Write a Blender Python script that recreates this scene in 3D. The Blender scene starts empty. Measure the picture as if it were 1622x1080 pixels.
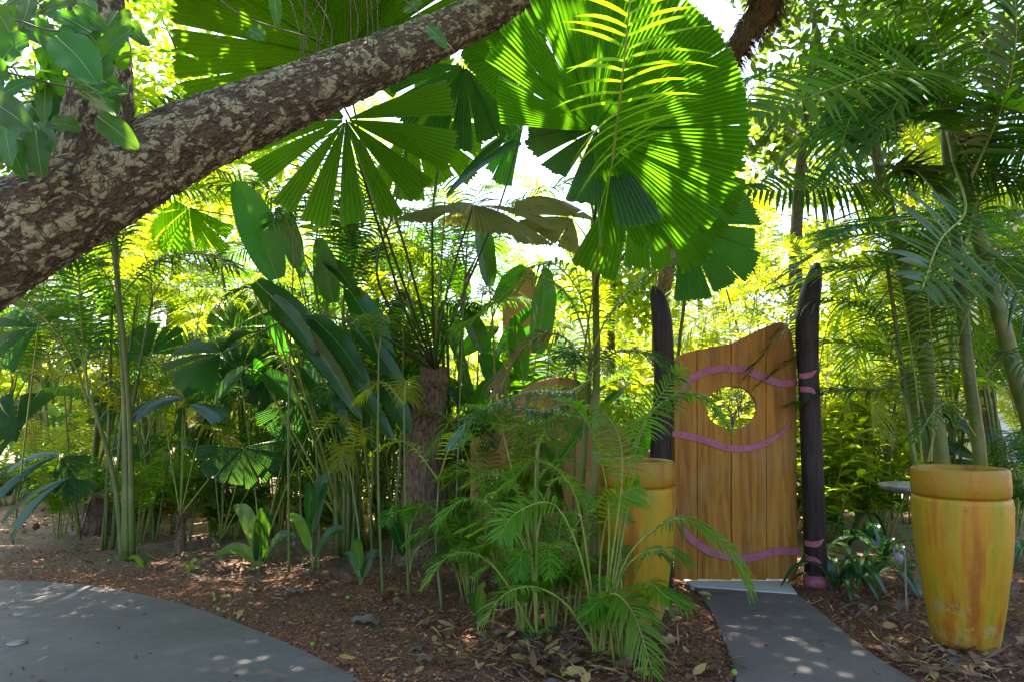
import bpy, bmesh, math, random
from mathutils import Vector, Matrix, noise
R = math.radians
PI = math.pi
random.seed(7)
C = bpy.context.scene.collection
SC = bpy.context.scene

# ------------------------------------------------------------------ camera
F = 1081.0          # focal length in photo pixels (photo is 1622 x 1080)
CAMH = 1.4
HS = 35.0            # rise of the horizon in photo pixels from the lens shift
PITCH = math.atan(65.0 / F)
cam = bpy.data.cameras.new('camera')
cam.sensor_width = 36.0
cam.lens = 36.0 * F / 1622.0
cam.shift_y = HS / 1622.0 * 1.0
cam.clip_start = 0.05
cam.clip_end = 2000
camo = bpy.data.objects.new('camera', cam)
C.objects.link(camo)
camo.location = (0, 0, CAMH)
camo.rotation_euler = (R(90) + PITCH, 0, 0)
SC.camera = camo

# ------------------------------------------------------------------ world, sun, exposure
EL, AZ = R(66), R(-14)
w = bpy.data.worlds.new('World'); SC.world = w; w.use_nodes = True
nt = w.node_tree; nt.nodes.clear()
sky = nt.nodes.new('ShaderNodeTexSky'); sky.sky_type = 'NISHITA'; sky.sun_disc = False
sky.sun_elevation = EL; sky.sun_rotation = AZ
sky.air_density = 1.0; sky.dust_density = 2.5; sky.ozone_density = 1.0
bg = nt.nodes.new('ShaderNodeBackground'); bg.inputs[1].default_value = 0.11
wo = nt.nodes.new('ShaderNodeOutputWorld')
nt.links.new(sky.outputs[0], bg.inputs[0]); nt.links.new(bg.outputs[0], wo.inputs[0])
sun = bpy.data.lights.new('sun', 'SUN'); sun.energy = 5.0; sun.angle = R(0.5); sun.color = (1.0, 0.93, 0.80)
suno = bpy.data.objects.new('sun', sun); C.objects.link(suno)
SUNV = Vector((math.sin(AZ) * math.cos(EL), math.cos(AZ) * math.cos(EL), math.sin(EL)))
suno.rotation_euler = SUNV.to_track_quat('Z', 'Y').to_euler()
suno.location = SUNV * 40
SC.view_settings.view_transform = 'Standard'
SC.view_settings.look = 'None'
SC.view_settings.gamma = 1.0
SC.view_settings.exposure = 2.75
SC.cycles.max_bounces = 8
SC.cycles.diffuse_bounces = 4
SC.cycles.transmission_bounces = 6
SC.cycles.use_denoising = True

# ------------------------------------------------------------------ helpers
def W(px, py, d):
    """photo direction (px, py) at distance d ahead -> a point in the garden"""
    u = (px - 811.0) / F; v = (540.0 + HS - py) / F
    y = math.cos(PITCH) - v * math.sin(PITCH); z = math.sin(PITCH) + v * math.cos(PITCH)
    return Vector((u / y * d, d, CAMH + z / y * d))

def G(px, py, z=0.0):
    v = (540.0 + HS - py) / F
    y = math.cos(PITCH) - v * math.sin(PITCH); zz = math.sin(PITCH) + v * math.cos(PITCH)
    d = (z - CAMH) * y / zz
    p = W(px, py, d); p.z = z
    return p

def tagp(o, label=None, cat=None, group=None, kind=None):
    if label: o['label'] = label
    if cat: o['category'] = cat
    if group: o['group'] = group
    if kind: o['kind'] = kind
    return o

def thing(name, label, cat, loc, group=None, rz=0.0):
    o = bpy.data.objects.new(name, None); C.objects.link(o)
    o.location = loc; o.rotation_euler = (0, 0, rz); o.empty_display_size = 0.1
    return tagp(o, label, cat, group)

class MB:
    """collects geometry (world coordinates) for ONE mesh object"""
    def __init__(s): s.v = []; s.f = []; s.m = []; s.uv = []
    def add(s, vs, fs, mi=0):
        b = len(s.v); s.v.extend([Vector(x) for x in vs])
        for q in fs: s.f.append([b + i for i in q]); s.m.append(mi)
    def mesh(s, name, mats, origin=Vector((0, 0, 0)), smooth=True):
        me = bpy.data.meshes.new(name)
        o = Vector(origin)
        me.from_pydata([tuple(x - o) for x in s.v], [], s.f)
        for m in mats: me.materials.append(m)
        if len(mats) > 1: me.polygons.foreach_set('material_index', s.m)
        me.polygons.foreach_set('use_smooth', [smooth] * len(s.f))
        me.update()
        return me
    def build(s, name, mats, parent=None, smooth=True, loc=None):
        if not isinstance(mats, (list, tuple)): mats = [mats]
        if parent is not None:
            org = Vector((0, 0, 0)); p = parent
            while p is not None: org = org + Vector(p.location); p = p.parent
        else:
            org = Vector(loc) if loc is not None else Vector((0, 0, 0))
        me = s.mesh(name, mats, org, smooth)
        ob = bpy.data.objects.new(name, me); C.objects.link(ob)
        if parent is not None: ob.parent = parent
        else: ob.location = org
        return ob

def crom(pts, n):
    """Catmull-Rom through points -> n+1 samples"""
    pts = [Vector(p) for p in pts]
    if len(pts) == 2:
        return [pts[0].lerp(pts[1], i / n) for i in range(n + 1)]
    P = [pts[0] * 2 - pts[1]] + pts + [pts[-1] * 2 - pts[-2]]
    k = len(pts) - 1; out = []
    for i in range(n + 1):
        t = i / n * k; j = min(int(t), k - 1); t -= j
        a, b, c, d = P[j], P[j + 1], P[j + 2], P[j + 3]
        out.append(0.5 * ((2 * b) + (c - a) * t + (2 * a - 5 * b + 4 * c - d) * t * t + (3 * b - a - 3 * c + d) * t ** 3))
    return out

def frames(path, up=Vector((0, 0, 1))):
    fr = []
    n = len(path)
    for i in range(n):
        t = (path[min(i + 1, n - 1)] - path[max(i - 1, 0)])
        if t.length < 1e-9: t = Vector((0, 0, 1))
        t.normalize()
        u = up - t * up.dot(t)
        if u.length < 0.05:
            u = Vector((0, -1, 0.2)); u = u - t * u.dot(t)
        u.normalize(); s = t.cross(u); s.normalize()
        fr.append((t, u, s))
    return fr

def tube(mb, path, rad, n=8, mi=0, cap=True):
    """rad: number, list or fn(t)"""
    fr = frames(path, Vector((0.13, -0.9, 0.3)))
    vs = []; fs = []; m = len(path)
    for i, p in enumerate(path):
        t = i / (m - 1)
        r = rad(t) if callable(rad) else (rad[0] + (rad[1] - rad[0]) * t if isinstance(rad, (tuple, list)) else rad)
        for j in range(n):
            a = 2 * PI * j / n
            vs.append(p + (fr[i][1] * math.cos(a) + fr[i][2] * math.sin(a)) * r)
    for i in range(m - 1):
        for j in range(n):
            fs.append((i * n + j, i * n + (j + 1) % n, (i + 1) * n + (j + 1) % n, (i + 1) * n + j))
    if cap:
        fs.append(tuple(range(n))[::-1]); fs.append(tuple((m - 1) * n + j for j in range(n)))
    mb.add(vs, fs, mi)

def box(mb, a, b, mi=0):
    x0, y0, z0 = a; x1, y1, z1 = b
    mb.add([(x0, y0, z0), (x1, y0, z0), (x1, y1, z0), (x0, y1, z0), (x0, y0, z1), (x1, y0, z1), (x1, y1, z1), (x0, y1, z1)],
           [(0, 3, 2, 1), (4, 5, 6, 7), (0, 1, 5, 4), (1, 2, 6, 5), (2, 3, 7, 6), (3, 0, 4, 7)], mi)

def bevel(ob, wd=0.004, seg=2):
    m = ob.modifiers.new('bevel', 'BEVEL'); m.width = wd; m.segments = seg; m.limit_method = 'ANGLE'; m.angle_limit = R(40)
    return ob

# ------------------------------------------------------------------ materials
def newmat(name):
    m = bpy.data.materials.new(name); m.use_nodes = True
    nt = m.node_tree; nt.nodes.clear()
    out = nt.nodes.new('ShaderNodeOutputMaterial')
    return m, nt, out

class N:
    def __init__(s, nt): s.nt = nt
    def n(s, t, **k):
        x = s.nt.nodes.new(t)
        for a, b in k.items():
            setattr(x, a, b)
        return x
    def l(s, a, b): s.nt.links.new(a, b)
    def co(s, kind='Object', scale=(1, 1, 1)):
        tc = s.n('ShaderNodeTexCoord'); mp = s.n('ShaderNodeMapping'); mp.inputs['Scale'].default_value = scale
        s.l(tc.outputs[kind], mp.inputs['Vector']); return mp.outputs[0]
    def noise(s, vec, scale, detail=4, rough=0.55, dist=0.0):
        x = s.n('ShaderNodeTexNoise'); x.inputs['Scale'].default_value = scale; x.inputs['Detail'].default_value = detail
        x.inputs['Roughness'].default_value = rough; x.inputs['Distortion'].default_value = dist
        if vec is not None: s.l(vec, x.inputs['Vector'])
        return x.outputs['Fac']
    def ramp(s, fac, stops):
        x = s.n('ShaderNodeValToRGB'); e = x.color_ramp.elements
        while len(e) < len(stops): e.new(0.5)
        for i, (p, c) in enumerate(stops):
            e[i].position = p; e[i].color = (*c, 1) if len(c) == 3 else c
        s.l(fac, x.inputs[0]); return x.outputs[0]
    def mix(s, fac, a, b, mode='MIX'):
        x = s.n('ShaderNodeMix', data_type='RGBA', blend_type=mode)
        for sock, val in ((x.inputs[0], fac), (x.inputs[6], a), (x.inputs[7], b)):
            if isinstance(val, (int, float)): sock.default_value = val
            elif isinstance(val, tuple): sock.default_value = (*val, 1) if len(val) == 3 else val
            else: s.l(val, sock)
        return x.outputs[2]
    def math(s, op, a, b=None):
        x = s.n('ShaderNodeMath', operation=op)
        for i, val in enumerate((a, b)):
            if val is None: continue
            if isinstance(val, (int, float)): x.inputs[i].default_value = val
            else: s.l(val, x.inputs[i])
        return x.outputs[0]
    def bump(s, h, strength=0.4, dist=0.02):
        x = s.n('ShaderNodeBump'); x.inputs['Strength'].default_value = strength; x.inputs['Distance'].default_value = dist
        s.l(h, x.inputs['Height']); return x.outputs[0]
    def prin(s, col, rough=0.6, spec=0.5, nrm=None, metal=0.0, coat=0.0):
        p = s.n('ShaderNodeBsdfPrincipled')
        for k, val in (('Base Color', col), ('Roughness', rough)):
            if isinstance(val, (int, float)): p.inputs[k].default_value = val
            elif isinstance(val, tuple): p.inputs[k].default_value = (*val, 1)
            else: s.l(val, p.inputs[k])
        p.inputs['Specular IOR Level'].default_value = spec; p.inputs['Metallic'].default_value = metal
        p.inputs['Coat Weight'].default_value = coat; p.inputs['Coat Roughness'].default_value = 0.15
        if nrm is not None: s.l(nrm, p.inputs['Normal'])
        return p.outputs[0]

def leafmat(name, base, trans, tf=0.42, rough=0.4, spec=0.32, vscale=3.0, spots=0.0):
    m, nt, out = newmat(name); n = N(nt)
    oi = n.n('ShaderNodeObjectInfo')
    co = n.co('Object')
    nz = n.noise(co, vscale, 3)
    nz2 = n.noise(co, 45, 2)
    hsv = n.n('ShaderNodeHueSaturation'); hsv.inputs['Color'].default_value = (*base, 1)
    hv = n.math('ADD', n.math('MULTIPLY', oi.outputs['Random'], 0.035), 0.482)
    n.l(hv, hsv.inputs['Hue'])
    vv = n.math('ADD', n.math('MULTIPLY', nz, 0.9), n.math('MULTIPLY', oi.outputs['Random'], 0.35))
    vv = n.math('ADD', vv, 0.35)
    n.l(vv, hsv.inputs['Value'])
    hs2 = n.n('ShaderNodeHueSaturation'); hs2.inputs['Color'].default_value = (*trans, 1)
    n.l(hv, hs2.inputs['Hue']); n.l(vv, hs2.inputs['Value'])
    c1, c2 = hsv.outputs[0], hs2.outputs[0]
    if spots > 0:
        sp = n.ramp(n.noise(co, 14, 5, 0.7), [(0.62 - spots * 0.1, (0, 0, 0)), (0.70 - spots * 0.1, (1, 1, 1))])
        c1 = n.mix(sp, c1, (0.16, 0.09, 0.035)); c2 = n.mix(sp, c2, (0.12, 0.06, 0.02))
    p = n.prin(c1, rough, spec, n.bump(nz2, 0.15, 0.004))
    t = n.n('ShaderNodeBsdfTranslucent'); n.l(c2, t.inputs[0])
    mx = n.n('ShaderNodeMixShader'); mx.inputs[0].default_value = tf
    n.l(p, mx.inputs[1]); n.l(t.outputs[0], mx.inputs[2]); n.l(mx.outputs[0], out.inputs[0])
    return m

def simple(name, c1, c2, scale=8, rough=0.7, bs=0.4, bd=0.01, cscale=(1, 1, 1), spec=0.4, detail=5, lo=0.35, hi=0.65, coat=0.0):
    m, nt, out = newmat(name); n = N(nt)
    co = n.co('Object', cscale)
    nz = n.noise(co, scale, detail, 0.6)
    col = n.ramp(nz, [(lo, c1), (hi, c2)])
    n.l(n.prin(col, rough, spec, n.bump(nz, bs, bd), coat=coat), out.inputs[0])
    return m

M = {}
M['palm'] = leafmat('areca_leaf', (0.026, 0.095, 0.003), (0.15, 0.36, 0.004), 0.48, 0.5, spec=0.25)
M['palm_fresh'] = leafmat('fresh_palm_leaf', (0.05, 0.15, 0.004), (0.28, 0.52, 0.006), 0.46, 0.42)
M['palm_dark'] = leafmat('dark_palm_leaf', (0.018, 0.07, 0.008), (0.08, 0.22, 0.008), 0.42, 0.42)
M['palm_lit'] = leafmat('sunlit_palm_leaf', (0.11, 0.17, 0.008), (0.56, 0.66, 0.012), 0.55, 0.5, spec=0.3)  # lit copy of the palm leaf, sun glow put into its yellower colour
M['palm_brown'] = leafmat('browned_palm_leaf', (0.13, 0.10, 0.035), (0.30, 0.20, 0.05), 0.35, 0.55, spots=0.6)
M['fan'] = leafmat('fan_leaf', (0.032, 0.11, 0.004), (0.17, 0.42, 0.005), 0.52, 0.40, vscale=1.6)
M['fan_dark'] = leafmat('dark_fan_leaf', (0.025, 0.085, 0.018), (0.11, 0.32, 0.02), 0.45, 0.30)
M['fan_brown'] = leafmat('withered_fan_leaf', (0.16, 0.15, 0.05), (0.40, 0.34, 0.07), 0.5, 0.6, spots=0.3)
M['fan_small'] = leafmat('small_fan_leaf', (0.03, 0.09, 0.035), (0.12, 0.30, 0.03), 0.35, 0.25, spec=0.7)
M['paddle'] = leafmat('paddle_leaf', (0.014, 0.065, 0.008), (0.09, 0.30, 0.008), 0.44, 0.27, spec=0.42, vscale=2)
M['paddle_lit'] = leafmat('sunlit_paddle_leaf', (0.07, 0.16, 0.015), (0.40, 0.58, 0.02), 0.5, 0.35)  # paddle leaf again with sunlight painted into a brighter colour
M['rib'] = simple('leaf_midrib', (0.16, 0.24, 0.06), (0.22, 0.30, 0.09), 20, 0.5)
M['rachis'] = simple('palm_rachis', (0.10, 0.16, 0.02), (0.22, 0.24, 0.04), 12, 0.45)
M['rachis_dark'] = simple('dark_petiole', (0.03, 0.05, 0.015), (0.07, 0.08, 0.03), 12, 0.5)
M['tree_leaf'] = leafmat('tree_leaf', (0.022, 0.085, 0.010), (0.17, 0.44, 0.010), 0.46, 0.42, spec=0.22)
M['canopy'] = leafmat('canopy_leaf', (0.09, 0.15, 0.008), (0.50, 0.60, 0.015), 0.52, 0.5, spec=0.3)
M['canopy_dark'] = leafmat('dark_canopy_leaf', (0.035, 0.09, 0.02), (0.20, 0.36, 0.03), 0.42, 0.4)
M['strap'] = leafmat('strap_leaf', (0.018, 0.07, 0.022), (0.08, 0.24, 0.03), 0.3, 0.22, spec=0.7)
M['ginger'] = leafmat('ginger_leaf', (0.07, 0.17, 0.02), (0.32, 0.52, 0.03), 0.45, 0.35)
M['twig'] = simple('twig_bark', (0.05, 0.035, 0.02), (0.12, 0.09, 0.06), 30, 0.8)
M['fruit'] = simple('fruit_skin', (0.10, 0.22, 0.015), (0.17, 0.30, 0.03), 20, 0.35, 0.1)

def cane_mat():
    m, nt, out = newmat('ringed_cane'); n = N(nt)
    co = n.co('Object')
    nz = n.noise(co, 5, 4)
    wv = n.n('ShaderNodeTexWave', wave_type='BANDS', bands_direction='Z'); wv.inputs['Scale'].default_value = 1.7
    wv.inputs['Distortion'].default_value = 0.9; wv.inputs['Detail'].default_value = 1.0; wv.inputs['Detail Scale'].default_value = 0.7; n.l(co, wv.inputs['Vector'])
    ring = n.ramp(wv.outputs['Fac'], [(0.955, (0, 0, 0)), (0.99, (0.8, 0.8, 0.8))])
    base = n.ramp(nz, [(0.3, (0.035, 0.075, 0.004)), (0.5, (0.075, 0.12, 0.008)), (0.72, (0.16, 0.18, 0.05))])
    fine = n.noise(n.co('Object', (40, 40, 4)), 3, 3)
    base = n.mix(n.math('MULTIPLY', fine, 0.5), base, (0.10, 0.11, 0.05))
    col = n.mix(ring, base, (0.13, 0.10, 0.045))
    n.l(n.prin(col, 0.5, 0.4, n.bump(wv.outputs['Fac'], 0.25, 0.01)), out.inputs[0])
    return m
M['cane'] = cane_mat()

def bark_mat():
    m, nt, out = newmat('plated_bark'); n = N(nt)
    tc = n.n('ShaderNodeUVMap'); tc.uv_map = 'UVMap'
    def mp(sc):
        x = n.n('ShaderNodeMapping'); x.inputs['Scale'].default_value = sc; n.l(tc.outputs[0], x.inputs['Vector']); return x.outputs[0]
    v1 = mp((1.0, 1.0, 1.0))
    warp = n.n('ShaderNodeTexNoise'); warp.inputs['Scale'].default_value = 11; warp.inputs['Detail'].default_value = 3; n.l(v1, warp.inputs['Vector'])
    wv = n.mix(0.16, v1, warp.outputs['Color'], 'ADD')
    mpp = n.n('ShaderNodeMapping'); mpp.inputs['Scale'].default_value = (44, 22, 1); n.l(wv, mpp.inputs['Vector'])
    vo = n.n('ShaderNodeTexVoronoi', feature='DISTANCE_TO_EDGE'); vo.inputs['Scale'].default_value = 1.0; n.l(mpp.outputs[0], vo.inputs['Vector'])
    vc = n.n('ShaderNodeTexVoronoi', feature='F1'); vc.inputs['Scale'].default_value = 1.0; n.l(mpp.outputs[0], vc.inputs['Vector'])
    crack = n.ramp(n.math('ADD', vo.outputs['Distance'], n.math('MULTIPLY', n.noise(v1, 18, 4), 0.22)), [(0.10, (0, 0, 0)), (0.19, (1, 1, 1))])
    att = n.n('ShaderNodeAttribute'); att.attribute_name = 'relief'
    n2 = n.noise(mp((1.8, 0.7, 1)), 46, 6, 0.7)
    fine = n.noise(mp((1, 1, 1)), 160, 4, 0.7)
    cellr = n.n('ShaderNodeSeparateColor'); n.l(vc.outputs['Color'], cellr.inputs[0])
    lich = n.math('ADD', n.math('MULTIPLY', att.outputs['Fac'], 0.62), n.math('MULTIPLY', n2, 0.55))
    lich = n.math('ADD', lich, n.math('MULTIPLY', cellr.outputs[0], 0.26))
    base = n.ramp(n2, [(0.3, (0.030, 0.021, 0.011)), (0.7, (0.11, 0.073, 0.038))])
    pale = n.ramp(fine, [(0.3, (0.13, 0.11, 0.055)), (0.7, (0.31, 0.28, 0.16))])
    fac = n.ramp(lich, [(0.68, (0, 0, 0)), (0.76, (1, 1, 1))])
    col = n.mix(fac, base, pale)
    col = n.mix(n.math('MULTIPLY', n.math('SUBTRACT', 1.0, crack), 0.8), col, (0.03, 0.02, 0.014))
    h = n.math('ADD', n.math('MULTIPLY', crack, 0.8), n.math('MULTIPLY', n2, 0.6))
    h = n.math('ADD', h, n.math('MULTIPLY', fine, 0.25))
    n.l(n.prin(col, 0.85, 0.25, n.bump(h, 0.8, 0.012)), out.inputs[0])
    return m
M['bark'] = bark_mat()
M['fibre'] = simple('fibrous_trunk', (0.05, 0.032, 0.02), (0.22, 0.14, 0.08), 9, 0.9, 0.8, 0.03, (6, 6, 1.2))
M['stump'] = simple('weathered_stump', (0.06, 0.04, 0.03), (0.24, 0.17, 0.11), 7, 0.9, 0.8, 0.03, (5, 5, 1))
M['cutwood'] = simple('cut_wood', (0.16, 0.13, 0.09), (0.30, 0.24, 0.16), 14, 0.85)

def mulch_mat():
    m, nt, out = newmat('bark_mulch'); n = N(nt)
    co = n.co('Object')
    a = n.noise(co, 90, 4, 0.7); b = n.noise(co, 1.3, 4, 0.6); c = n.noise(co, 22, 5, 0.7)
    vo = n.n('ShaderNodeTexVoronoi'); vo.inputs['Scale'].default_value = 85; n.l(co, vo.inputs['Vector'])
    sc = n.n('ShaderNodeSeparateColor'); n.l(vo.outputs['Color'], sc.inputs[0])
    col = n.ramp(sc.outputs[0], [(0.0, (0.03, 0.013, 0.007)), (0.4, (0.12, 0.045, 0.021)), (0.75, (0.21, 0.085, 0.040)), (1.0, (0.32, 0.17, 0.09))])
    col = n.mix(n.ramp(b, [(0.42, (0, 0, 0)), (0.62, (0.7, 0.7, 0.7))]), col, n.ramp(c, [(0.3, (0.035, 0.020, 0.012)), (0.7, (0.15, 0.085, 0.05))]))
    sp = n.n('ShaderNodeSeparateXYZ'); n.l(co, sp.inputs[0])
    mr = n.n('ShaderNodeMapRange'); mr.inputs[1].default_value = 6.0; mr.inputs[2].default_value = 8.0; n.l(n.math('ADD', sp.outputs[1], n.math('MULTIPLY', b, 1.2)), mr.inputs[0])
    col = n.mix(n.math('MULTIPLY', mr.outputs[0], 0.75), col, n.ramp(c, [(0.3, (0.20, 0.13, 0.085)), (0.7, (0.42, 0.31, 0.22))]))  # far ground paled to tan, sunlit brightness put into the colour
    h = n.math('ADD', n.math('SUBTRACT', 1.0, vo.outputs['Distance']), n.math('MULTIPLY', c, 1.2))
    n.l(n.prin(col, 0.9, 0.2, n.bump(h, 0.9, 0.012)), out.inputs[0])
    return m
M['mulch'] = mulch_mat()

def conc_mat(name, c1, c2, c3):
    m, nt, out = newmat(name); n = N(nt)
    co = n.co('Object')
    a = n.noise(co, 1.6, 6, 0.6, 0.5); b = n.noise(co, 120, 3, 0.6); d = n.noise(co, 9, 5, 0.7)
    col = n.ramp(a, [(0.3, c1), (0.55, c2), (0.75, c3)])
    col = n.mix(n.math('MULTIPLY', b, 0.25), col, (0.05, 0.05, 0.05))
    col = n.mix(n.ramp(d, [(0.62, (0, 0, 0)), (0.75, (0.5, 0.5, 0.5))]), col, (0.06, 0.055, 0.05))
    rg = n.ramp(d, [(0.3, (0.5, 0.5, 0.5)), (0.7, (0.75, 0.75, 0.75))])
    n.l(n.prin(col, rg, 0.35, n.bump(n.math('ADD', b, n.math('MULTIPLY', d, 1.5)), 0.25, 0.004)), out.inputs[0])
    return m
M['conc'] = conc_mat('grey_concrete', (0.074, 0.063, 0.062), (0.102, 0.088, 0.087), (0.13, 0.113, 0.11))
M['conc2'] = conc_mat('pale_threshold_concrete', (0.35, 0.35, 0.36), (0.45, 0.45, 0.45), (0.5, 0.5, 0.5))

def pot_mat(name, stops):
    m, nt, out = newmat(name); n = N(nt)
    s1 = n.noise(n.co('Object', (7, 7, 0.7)), 1.4, 4, 0.55)
    s2 = n.noise(n.co('Object', (16, 16, 1.2)), 1.6, 5, 0.6)
    co = n.co('Object'); big = n.noise(co, 2.2, 4, 0.6); fine = n.noise(co, 60, 4, 0.7); mid = n.noise(co, 10, 6, 0.7)
    col = n.ramp(s1, stops)
    col = n.mix(n.ramp(s2, [(0.45, (0, 0, 0)), (0.7, (0.5, 0.5, 0.5))]), col, (0.32, 0.11, 0.006))
    # worn, scabby band of bare render low on the body and stains
    sep = n.n('ShaderNodeSeparateXYZ'); n.l(co, sep.inputs[0])
    low = n.n('ShaderNodeMapRange'); low.inputs[1].default_value = 0.55; low.inputs[2].default_value = 0.12; low.inputs[3].default_value = 0.0; low.inputs[4].default_value = 0.14
    n.l(sep.outputs[2], low.inputs[0])
    wear = n.ramp(n.math('ADD', mid, low.outputs[0]), [(0.66, (0, 0, 0)), (0.71, (1, 1, 1))])
    col = n.mix(n.math('MULTIPLY', wear, 0.65), col, (0.30, 0.24, 0.09))
    foot = n.n('ShaderNodeMapRange'); foot.inputs[1].default_value = 0.16; foot.inputs[2].default_value = 0.0; foot.inputs[3].default_value = 0; foot.inputs[4].default_value = 0.6
    n.l(sep.outputs[2], foot.inputs[0])
    col = n.mix(n.math('MULTIPLY', foot.outputs[0], mid), col, (0.16, 0.17, 0.05))
    stain = n.ramp(n.noise(n.co('Object', (9, 9, 2.2)), 2.4, 7, 0.75), [(0.60, (0, 0, 0)), (0.68, (0.8, 0.8, 0.8))])
    col = n.mix(stain, col, (0.10, 0.075, 0.03))
    col = n.mix(n.math('MULTIPLY', fine, 0.3), col, (0.28, 0.20, 0.03))
    h = n.math('ADD', n.math('MULTIPLY', fine, 0.4), n.math('ADD', n.math('MULTIPLY', mid, 0.9), n.math('MULTIPLY', wear, -0.35)))
    n.l(n.prin(col, n.ramp(mid, [(0.3, (0.35, 0.35, 0.35)), (0.7, (0.65, 0.65, 0.65))]), 0.3, n.bump(h, 0.35, 0.012)), out.inputs[0])
    return m
M['pot'] = pot_mat('ochre_glaze', [(0.37, (0.26, 0.075, 0.002)), (0.45, (0.36, 0.13, 0.003)), (0.51, (0.38, 0.215, 0.003)), (0.58, (0.31, 0.22, 0.004)), (0.68, (0.19, 0.185, 0.01))])
M['pot_rim'] = pot_mat('amber_glaze', [(0.38, (0.19, 0.065, 0.002)), (0.5, (0.30, 0.14, 0.003)), (0.62, (0.24, 0.16, 0.005))])

def wood_mat():
    m, nt, out = newmat('gate_timber'); n = N(nt)
    oi = n.n('ShaderNodeObjectInfo')
    off = n.n('ShaderNodeVectorMath', operation='ADD'); tc = n.n('ShaderNodeTexCoord')
    n.l(tc.outputs['Object'], off.inputs[0])
    cmb = n.n('ShaderNodeCombineXYZ'); n.l(n.math('MULTIPLY', oi.outputs['Random'], 37.0), cmb.inputs[0]); n.l(n.math('MULTIPLY', oi.outputs['Random'], 11.0), cmb.inputs[2]); n.l(cmb.outputs[0], off.inputs[1])
    mp = n.n('ShaderNodeMapping'); mp.inputs['Scale'].default_value = (11, 6, 0.8); n.l(off.outputs[0], mp.inputs[0])
    mp2 = n.n('ShaderNodeMapping'); mp2.inputs['Scale'].default_value = (120, 30, 3); n.l(off.outputs[0], mp2.inputs[0])
    g = n.noise(mp.outputs[0], 1.0, 6, 0.6, 1.6); f = n.noise(mp2.outputs[0], 1.0, 4, 0.6)
    col = n.ramp(g, [(0.36, (0.15, 0.058, 0.006)), (0.5, (0.25, 0.105, 0.010)), (0.64, (0.33, 0.15, 0.018))])
    col = n.mix(n.math('MULTIPLY', f, 0.4), col, (0.15, 0.075, 0.022))
    big = n.noise(n.co('Object'), 2.6, 4, 0.6)
    col = n.mix(n.ramp(big, [(0.5, (0, 0, 0)), (0.72, (0.55, 0.55, 0.55))]), col, (0.20, 0.15, 0.06))
    hsv = n.n('ShaderNodeHueSaturation'); n.l(col, hsv.inputs['Color']); n.l(n.math('ADD', n.math('MULTIPLY', oi.outputs['Random'], 0.5), 0.85), hsv.inputs['Value'])
    n.l(n.prin(hsv.outputs[0], 0.6, 0.2, n.bump(n.math('ADD', f, g), 0.3, 0.004)), out.inputs[0])
    return m
M['wood'] = wood_mat()
M['post'] = simple('black_stained_post', (0.010, 0.007, 0.006), (0.035, 0.024, 0.02), 5, 0.48, 0.6, 0.008, (9, 9, 0.7), spec=0.2)
M['pink'] = simple('plum_painted_steel', (0.24, 0.062, 0.095), (0.33, 0.10, 0.14), 18, 0.5, 0.3, 0.003)
M['iron'] = simple('dark_plum_iron', (0.06, 0.025, 0.04), (0.12, 0.05, 0.07), 20, 0.5)
M['wall'] = simple('ochre_render', (0.34, 0.165, 0.055), (0.46, 0.25, 0.10), 3.5, 0.85, 0.3, 0.01)
M['wall_yellow'] = simple('yellow_render', (0.55, 0.36, 0.03), (0.68, 0.46, 0.06), 3.5, 0.85, 0.3, 0.01)
M['white'] = simple('white_boards', (0.62, 0.63, 0.66), (0.74, 0.75, 0.78), 3, 0.7, 0.1)
M['glass'] = simple('window_glass', (0.05, 0.06, 0.07), (0.08, 0.09, 0.10), 3, 0.1, 0.0)
M['stone'] = simple('mossy_stone', (0.10, 0.10, 0.09), (0.30, 0.28, 0.25), 12, 0.85, 0.6, 0.01)
M['drystone'] = simple('dark_stone', (0.05, 0.04, 0.035), (0.16, 0.12, 0.09), 5, 0.9, 0.8, 0.03)
M['metal'] = simple('grey_lamp_metal', (0.16, 0.15, 0.15), (0.28, 0.26, 0.26), 30, 0.5, 0.1)
M['litter1'] = leafmat('tan_dead_leaf', (0.30, 0.19, 0.09), (0.20, 0.12, 0.05), 0.2, 0.6, vscale=9)
M['litter2'] = leafmat('brown_dead_leaf', (0.13, 0.075, 0.04), (0.10, 0.05, 0.02), 0.15, 0.7, vscale=9)
M['litter3'] = leafmat('yellow_dead_leaf', (0.38, 0.27, 0.09), (0.25, 0.18, 0.05), 0.25, 0.55, vscale=9)
M['litter4'] = leafmat('grey_dead_leaf', (0.10, 0.082, 0.072), (0.08, 0.06, 0.05), 0.1, 0.65, vscale=9)
M['chip1'] = simple('mulch_chip_red', (0.13, 0.045, 0.02), (0.25, 0.095, 0.045), 40, 0.85)
M['chip2'] = simple('mulch_chip_dark', (0.04, 0.022, 0.015), (0.10, 0.05, 0.03), 40, 0.85)
M['chip3'] = simple('mulch_chip_pale', (0.24, 0.15, 0.09), (0.36, 0.24, 0.15), 40, 0.85)

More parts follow.
